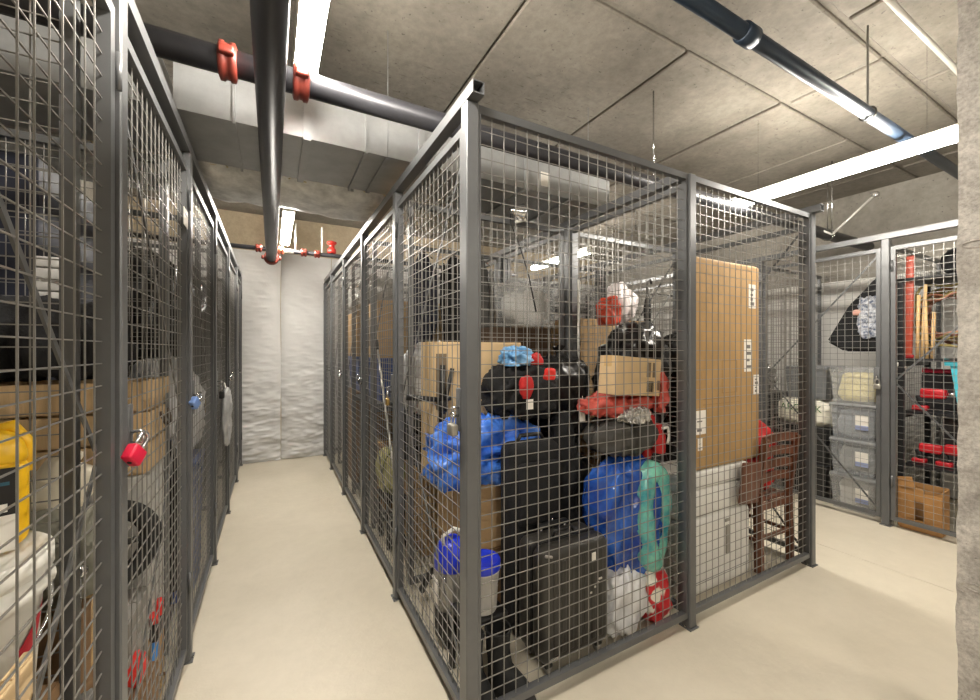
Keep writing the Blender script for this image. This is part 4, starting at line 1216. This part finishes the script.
def lettering(parent, text, loc, size, mat, rot):
    c = bpy.data.curves.new('lettering', 'FONT'); c.body = text; c.size = size; c.extrude = .0008; c.align_x = 'CENTER'
    o = bpy.data.objects.new('lettering', c); S.collection.objects.link(o)
    dg = bpy.context.evaluated_depsgraph_get(); me = bpy.data.meshes.new_from_object(o.evaluated_get(dg))
    bpy.data.objects.remove(o); me.materials.clear(); me.materials.append(mat)
    return link('lettering', me, parent, loc, rot)
lettering(t, 'AROX  K', (-.186, 0, .14), .085, M('green_ink', (70, 116, 66), .6, 0, .1), (math.pi / 2, 0, -math.pi / 2))
tote('grey open bin above the lettered bag, right hand row', 4.66, 1.93, .935, .34, .36, .31, -math.pi / 2, GREYP, lab=False, group=None)
bag('silver crinkled foil bag behind the tall carton, right hand row', 4.66, 2.52, .95, .36, .40, .32, SILVER, 163, name='foil_bag', fold=.03, freq=10, smooth=False)
carton('dark case under the silver foil bag, right hand row', 4.72, 2.62, 0, .6, .6, .945, mat=DK)
rack('grey rack behind the foil bag in the right hand row', 5.1, 3.65, .6, .8, (.1, .7, 1.3), 1.9)
carton('dark case on the grey rack of the right hand row', 5.1, 3.65, .702, .5, .6, .4, mat=DK)

# black coat with plaid scarf hung from the rack
t = thing('hanging_coat', 'black coat with blue plaid scarf hung behind the right hand door', 'coat', (4.70, 1.50, 1.40))
pr = [(826, 342), (844, 352), (884, 352), (884, 268), (872, 282), (848, 306)]
b = B(); A, C = [], []
for (px, py) in pr:
    p = W(px, py, X=4.66); q = W(px, py, X=4.66); q.x += .10
    A.append(b.bm.verts.new(p - Vector((4.70, 1.50, 1.40)))); C.append(b.bm.verts.new(q - Vector((4.70, 1.50, 1.40))))
b.bm.faces.new(A); b.bm.faces.new(C[::-1])
for k in range(len(A)): b.bm.faces.new([A[k], C[k], C[(k + 1) % len(A)], A[(k + 1) % len(A)]])
bmesh.ops.bevel(b.bm, geom=list(b.bm.edges), offset=.02, segments=3, affect='EDGES')
b.build('body', BLACKF, t)
PL = M('plaid', (96, 120, 166), .8, 0, .6, 40, rgb2=(226, 228, 232))
p = W(868, 318, X=4.64) - Vector((4.70, 1.50, 1.40))
B().soft(.05, .15, .36, 171, 3.2, .02, .03, 12, .4, (30, 26), loc=(p.x, p.y, p.z - .19), flat=0).build('scarf', PL, t)
p = W(857, 312, X=4.64) - Vector((4.70, 1.50, 1.40))
B().soft(.04, .06, .05, 172, 2.4, .01, .004, 12, 1, (20, 14), loc=(p.x, p.y, p.z - .035), flat=0).build('lining', M('pink_lining', (220, 168, 152), .7), t)
p = W(884, 266, X=4.71) - Vector((4.70, 1.50, 1.40))
B().tube([(p.x, p.y, p.z - .04), (p.x, p.y, p.z + .03), (p.x, 1.318 - 1.50, 2.255 - 1.40), (p.x, 1.30 - 1.50, 2.255 - 1.40), (p.x, 1.285 - 1.50, 2.22 - 1.40)], .004, 6).build('hook', CHROME, t)

rack('black shelf rack behind the pillar side door of the right hand row', 4.73, .85, .60, .80, (.5, .92, 1.33), 1.95, mat=M('black_rack', (34, 34, 36), .5, .2, .1))
t = thing('red_board', 'long orange red board standing on the rack beside the door post', 'board', (4.475, 1.215, 1.333))
B().rbox(0, 0, 0, .03, .05, .82, .01, 2, rot=(.02, 0, 0)).build('plank', M('orange_red_paint', (166, 66, 46), .5, 0, .1), t)
B().rbox(0, 0, .0, .034, .054, .03, .008).build('foot', M('dark_red_cloth', (150, 20, 26), .7, 0, .2), t)
for k, (y, h, lean) in enumerate(((1.175, .50, -.01), (1.148, .58, -.02), (1.12, .46, .01), (1.092, .36, -.01))):
    t = thing('bamboo_stick', ['pale bamboo stick right next to the orange red board', 'tallest pale bamboo stick on the rack', 'third pale bamboo stick on the rack', 'short pale bamboo stick close to the vine wreath'][k], 'stick', (4.49, y, 1.333), group='bamboo sticks')
    B().tube([(0, 0, 0), (0, lean, h)], .011, 10).build('cane', OAK, t)
    for j in range(3): B().lathe([(.011, -.004), (.0135, 0), (.011, .004)], 0, lean * (.25 + .25 * j), h * (.25 + .25 * j), 10).build('node', OAK, t)
t = thing('vine_wreath', 'tangled brown vine wreath on the rack at the pillar', 'wreath', (4.72, 1.045, 1.335))
VINE = [M('vine_brown', (134, 88, 66), .8, 0, .3, 20), M('vine_pink', (176, 124, 106), .8, 0, .3, 20), M('vine_olive', (140, 126, 74), .8, 0, .3, 20)]
random.seed(12)
for k in range(16):
    N = 30; R0 = random.uniform(.15, .19); ph = random.uniform(0, 6); xo = random.uniform(-.14, .14); sq = random.uniform(1.2, 1.7)
    pts = [(xo + .05 * math.sin(3 * a + ph), (R0 + .02 * math.sin(5 * a + ph)) * math.cos(a) * 1.0, .335 + sq * (R0 - .03 + .02 * math.cos(4 * a + ph)) * math.sin(a)) for a in (2 * math.pi * i / N for i in range(N))]
    B().tube(pts, random.uniform(.005, .010), 6, closed=True).build('vine', VINE[k % 3], t)
bag('black bundle hung high behind the vine wreath', 4.74, .80, 1.97, .52, .50, .24, BLACKF, 181, name='black_bundle', cat='bundle')
t = thing('shelf_plank', 'thin dark plank across the top of the black rack', 'plank', (4.73, .85, 1.951))
B().rbox(0, 0, 0, .64, .84, .018, .004, 2).build('board', BLACKP, t)
B().box(-.3, .3, -.40, -.38, -.03, 0).build('batten', BLACKP, t)
carton('dark case at the back of the upper rack shelf by the pillar', 4.90, .62, .922, .2, .34, .38, mat=DK)
carton('dark case on the lower rack shelf by the pillar', 4.82, .78, .502, .3, .6, .36, mat=DK)
REDT = M('tool_red', (186, 24, 36), .4, 0, .1)
def power_tool(label, y, z, s=1.0, rz=math.pi / 2):
    t = thing('power_tool', label, 'tool', (4.54, y, z), rz, 'red tools on the rack')
    B().rbox(-.03 * s, 0, .09 * s, .13 * s, .06 * s, .07 * s, .018, 3).build('motor', REDT, t)
    B().rbox(.035 * s, 0, .03 * s, .035 * s, .04 * s, .08 * s, .012, 3, rot=(0, .25, 0)).build('grip', BLACKP, t)
    B().rbox(.035 * s, 0, 0, .08 * s, .06 * s, .035 * s, .01, 3).build('battery', REDT, t)
    B().lathe([(.012, 0), (.022, .01), (.018, .04), (.008, .06)], -.03 * s - .065 * s - .055, 0, .125 * s, 14, 'X').build('chuck', CHROME, t)
power_tool('red power drill with chrome chuck on the upper rack shelf', 1.13, .922, 1.1)
power_tool('red power tool in shadow below the drill, lower rack shelf', 1.14, .502, 1.0)
power_tool('second red power tool on the lower rack shelf, pillar side', 1.0, .502, 1.1)
t = thing('red_tray', 'flat crimson tray lid on the shelf under the bamboo sticks', 'tray', (4.72, 1.08, 1.215))
B().rbox(0, 0, 0, .16, .22, .03, .01, 2).build('tray', M('crimson', (176, 22, 52), .45, 0, .1), t)
for s in (-1, 1): B().rbox(0, s * .105, .0, .06, .03, .045, .008, 2).build('handle', M('crimson', (176, 22, 52), .45, 0, .1), t)
carton('dark case under the crimson tray on the rack', 4.80, 1.0, .922, .25, .40, .29, mat=DK) 
t = thing('cyan_basket', 'turquoise plastic basket at the pillar, right hand row', 'basket', (4.55, .865, .922))
b = B()
def cring(w, d, z): return [b.bm.verts.new((sx * w, sy * d, z)) for sx, sy in ((-1, -1), (1, -1), (1, 1), (-1, 1))]
rs = [cring(.05, .09, 0), cring(.075, .13, .36), cring(.095, .155, .36), cring(.095, .155, .40), cring(.070, .125, .40), cring(.046, .086, .01)]
for A, C in zip(rs, rs[1:]):
    for k in range(4): b.bm.faces.new([A[k], A[(k + 1) % 4], C[(k + 1) % 4], C[k]])
b.bm.faces.new(rs[0][::-1]); b.bm.faces.new(rs[-1])
b.build('tub', M('turquoise', (74, 186, 206), .4, 0, .06), t)
B().rbox(0, .165, .375, .05, .03, .035, .008).build('grip', M('turquoise', (74, 186, 206), .4, 0, .06), t)
t = thing('white_pole', 'slim white pole standing in the corner by the door post', 'pole', (4.362, 1.262, .0))
B().tube([(0, 0, 0), (.0, 0, 1.28)], .009, 10).build('shaft', WHITEP, t)
B().lathe([(.011, 1.27), (.016, 1.275), (.016, 1.30), (.010, 1.305)], n=12).build('cap', WHITEP, t)
t = thing('kraft_bag', 'torn brown kraft carton with hand hole on the floor by the pillar', 'box', (4.465, 1.13, 0), .0)
def kraft():
    KR = M('kraft_brown', (168, 124, 74), .8, 0, .15, 6, .1, 40)
    B().box(-.09, .08, -.115, .115, 0, .012).build('base', KR, t)
    # front face with a hand hole, built of four pieces around the hole
    for (y0, y1, z0, z1) in ((-.17, -.035, .012, .30), (.035, .17, .012, .36), (-.035, .035, .012, .09), (-.035, .035, .235, .335)):
        B().box(-.10, -.09, y0 * .7, y1 * .7, z0, z1).build('front_piece', KR, t)
    B().box(.07, .08, -.115, .115, .012, .34).build('back_piece', KR, t)
    for s in (-1, 1): B().box(-.09, .07, s * .114 - .005, s * .114 + .005, .012, .33).build('side_piece', KR, t)
    B().bar((-.105, .115, .36), (-.11, .03, .38), .004, .08).build('torn_flap', KR, t)
kraft()

# dark clothes hung on the cross partition behind the luggage
for k, (x, m_, h) in enumerate(((1.06, NAVY, .95), (1.32, BLACKF, .88), (1.58, DKGREY, .98))):
    t = thing('hung_coat', ['navy coat hung on the partition, closest to the aisle', 'long black coat hung beside the navy one on the partition', 'charcoal coat hung deepest in the second middle cage'][k], 'coat', (x, 3.075, 2.18 - h), group='coats on the partition')
    B().soft(.16, .09, h, 200 + k, 2.8, .01, .012, 8, .35, (40, 40), flat=0, slump=.08).build('body', m_, t)
    for s_ in (-1, 1): B().soft(.05, .06, h * .62, 210 + k * 2 + s_, 2.6, .004, .006, 9, .4, (20, 20), loc=(s_ * .09, -.02, h * .30), flat=0).build('sleeve', m_, t)
    B().tube([(-.08, 0, h - .04), (0, 0, h + .015), (.08, 0, h - .04)], .005, 6).build('hanger', CHROME, t)
    B().tube([(0, 0, h + .01), (0, .02, h + .06), (0, .08, h + .085), (0, .125, h + .06)], .003, 6).build('hook', CHROME, t)
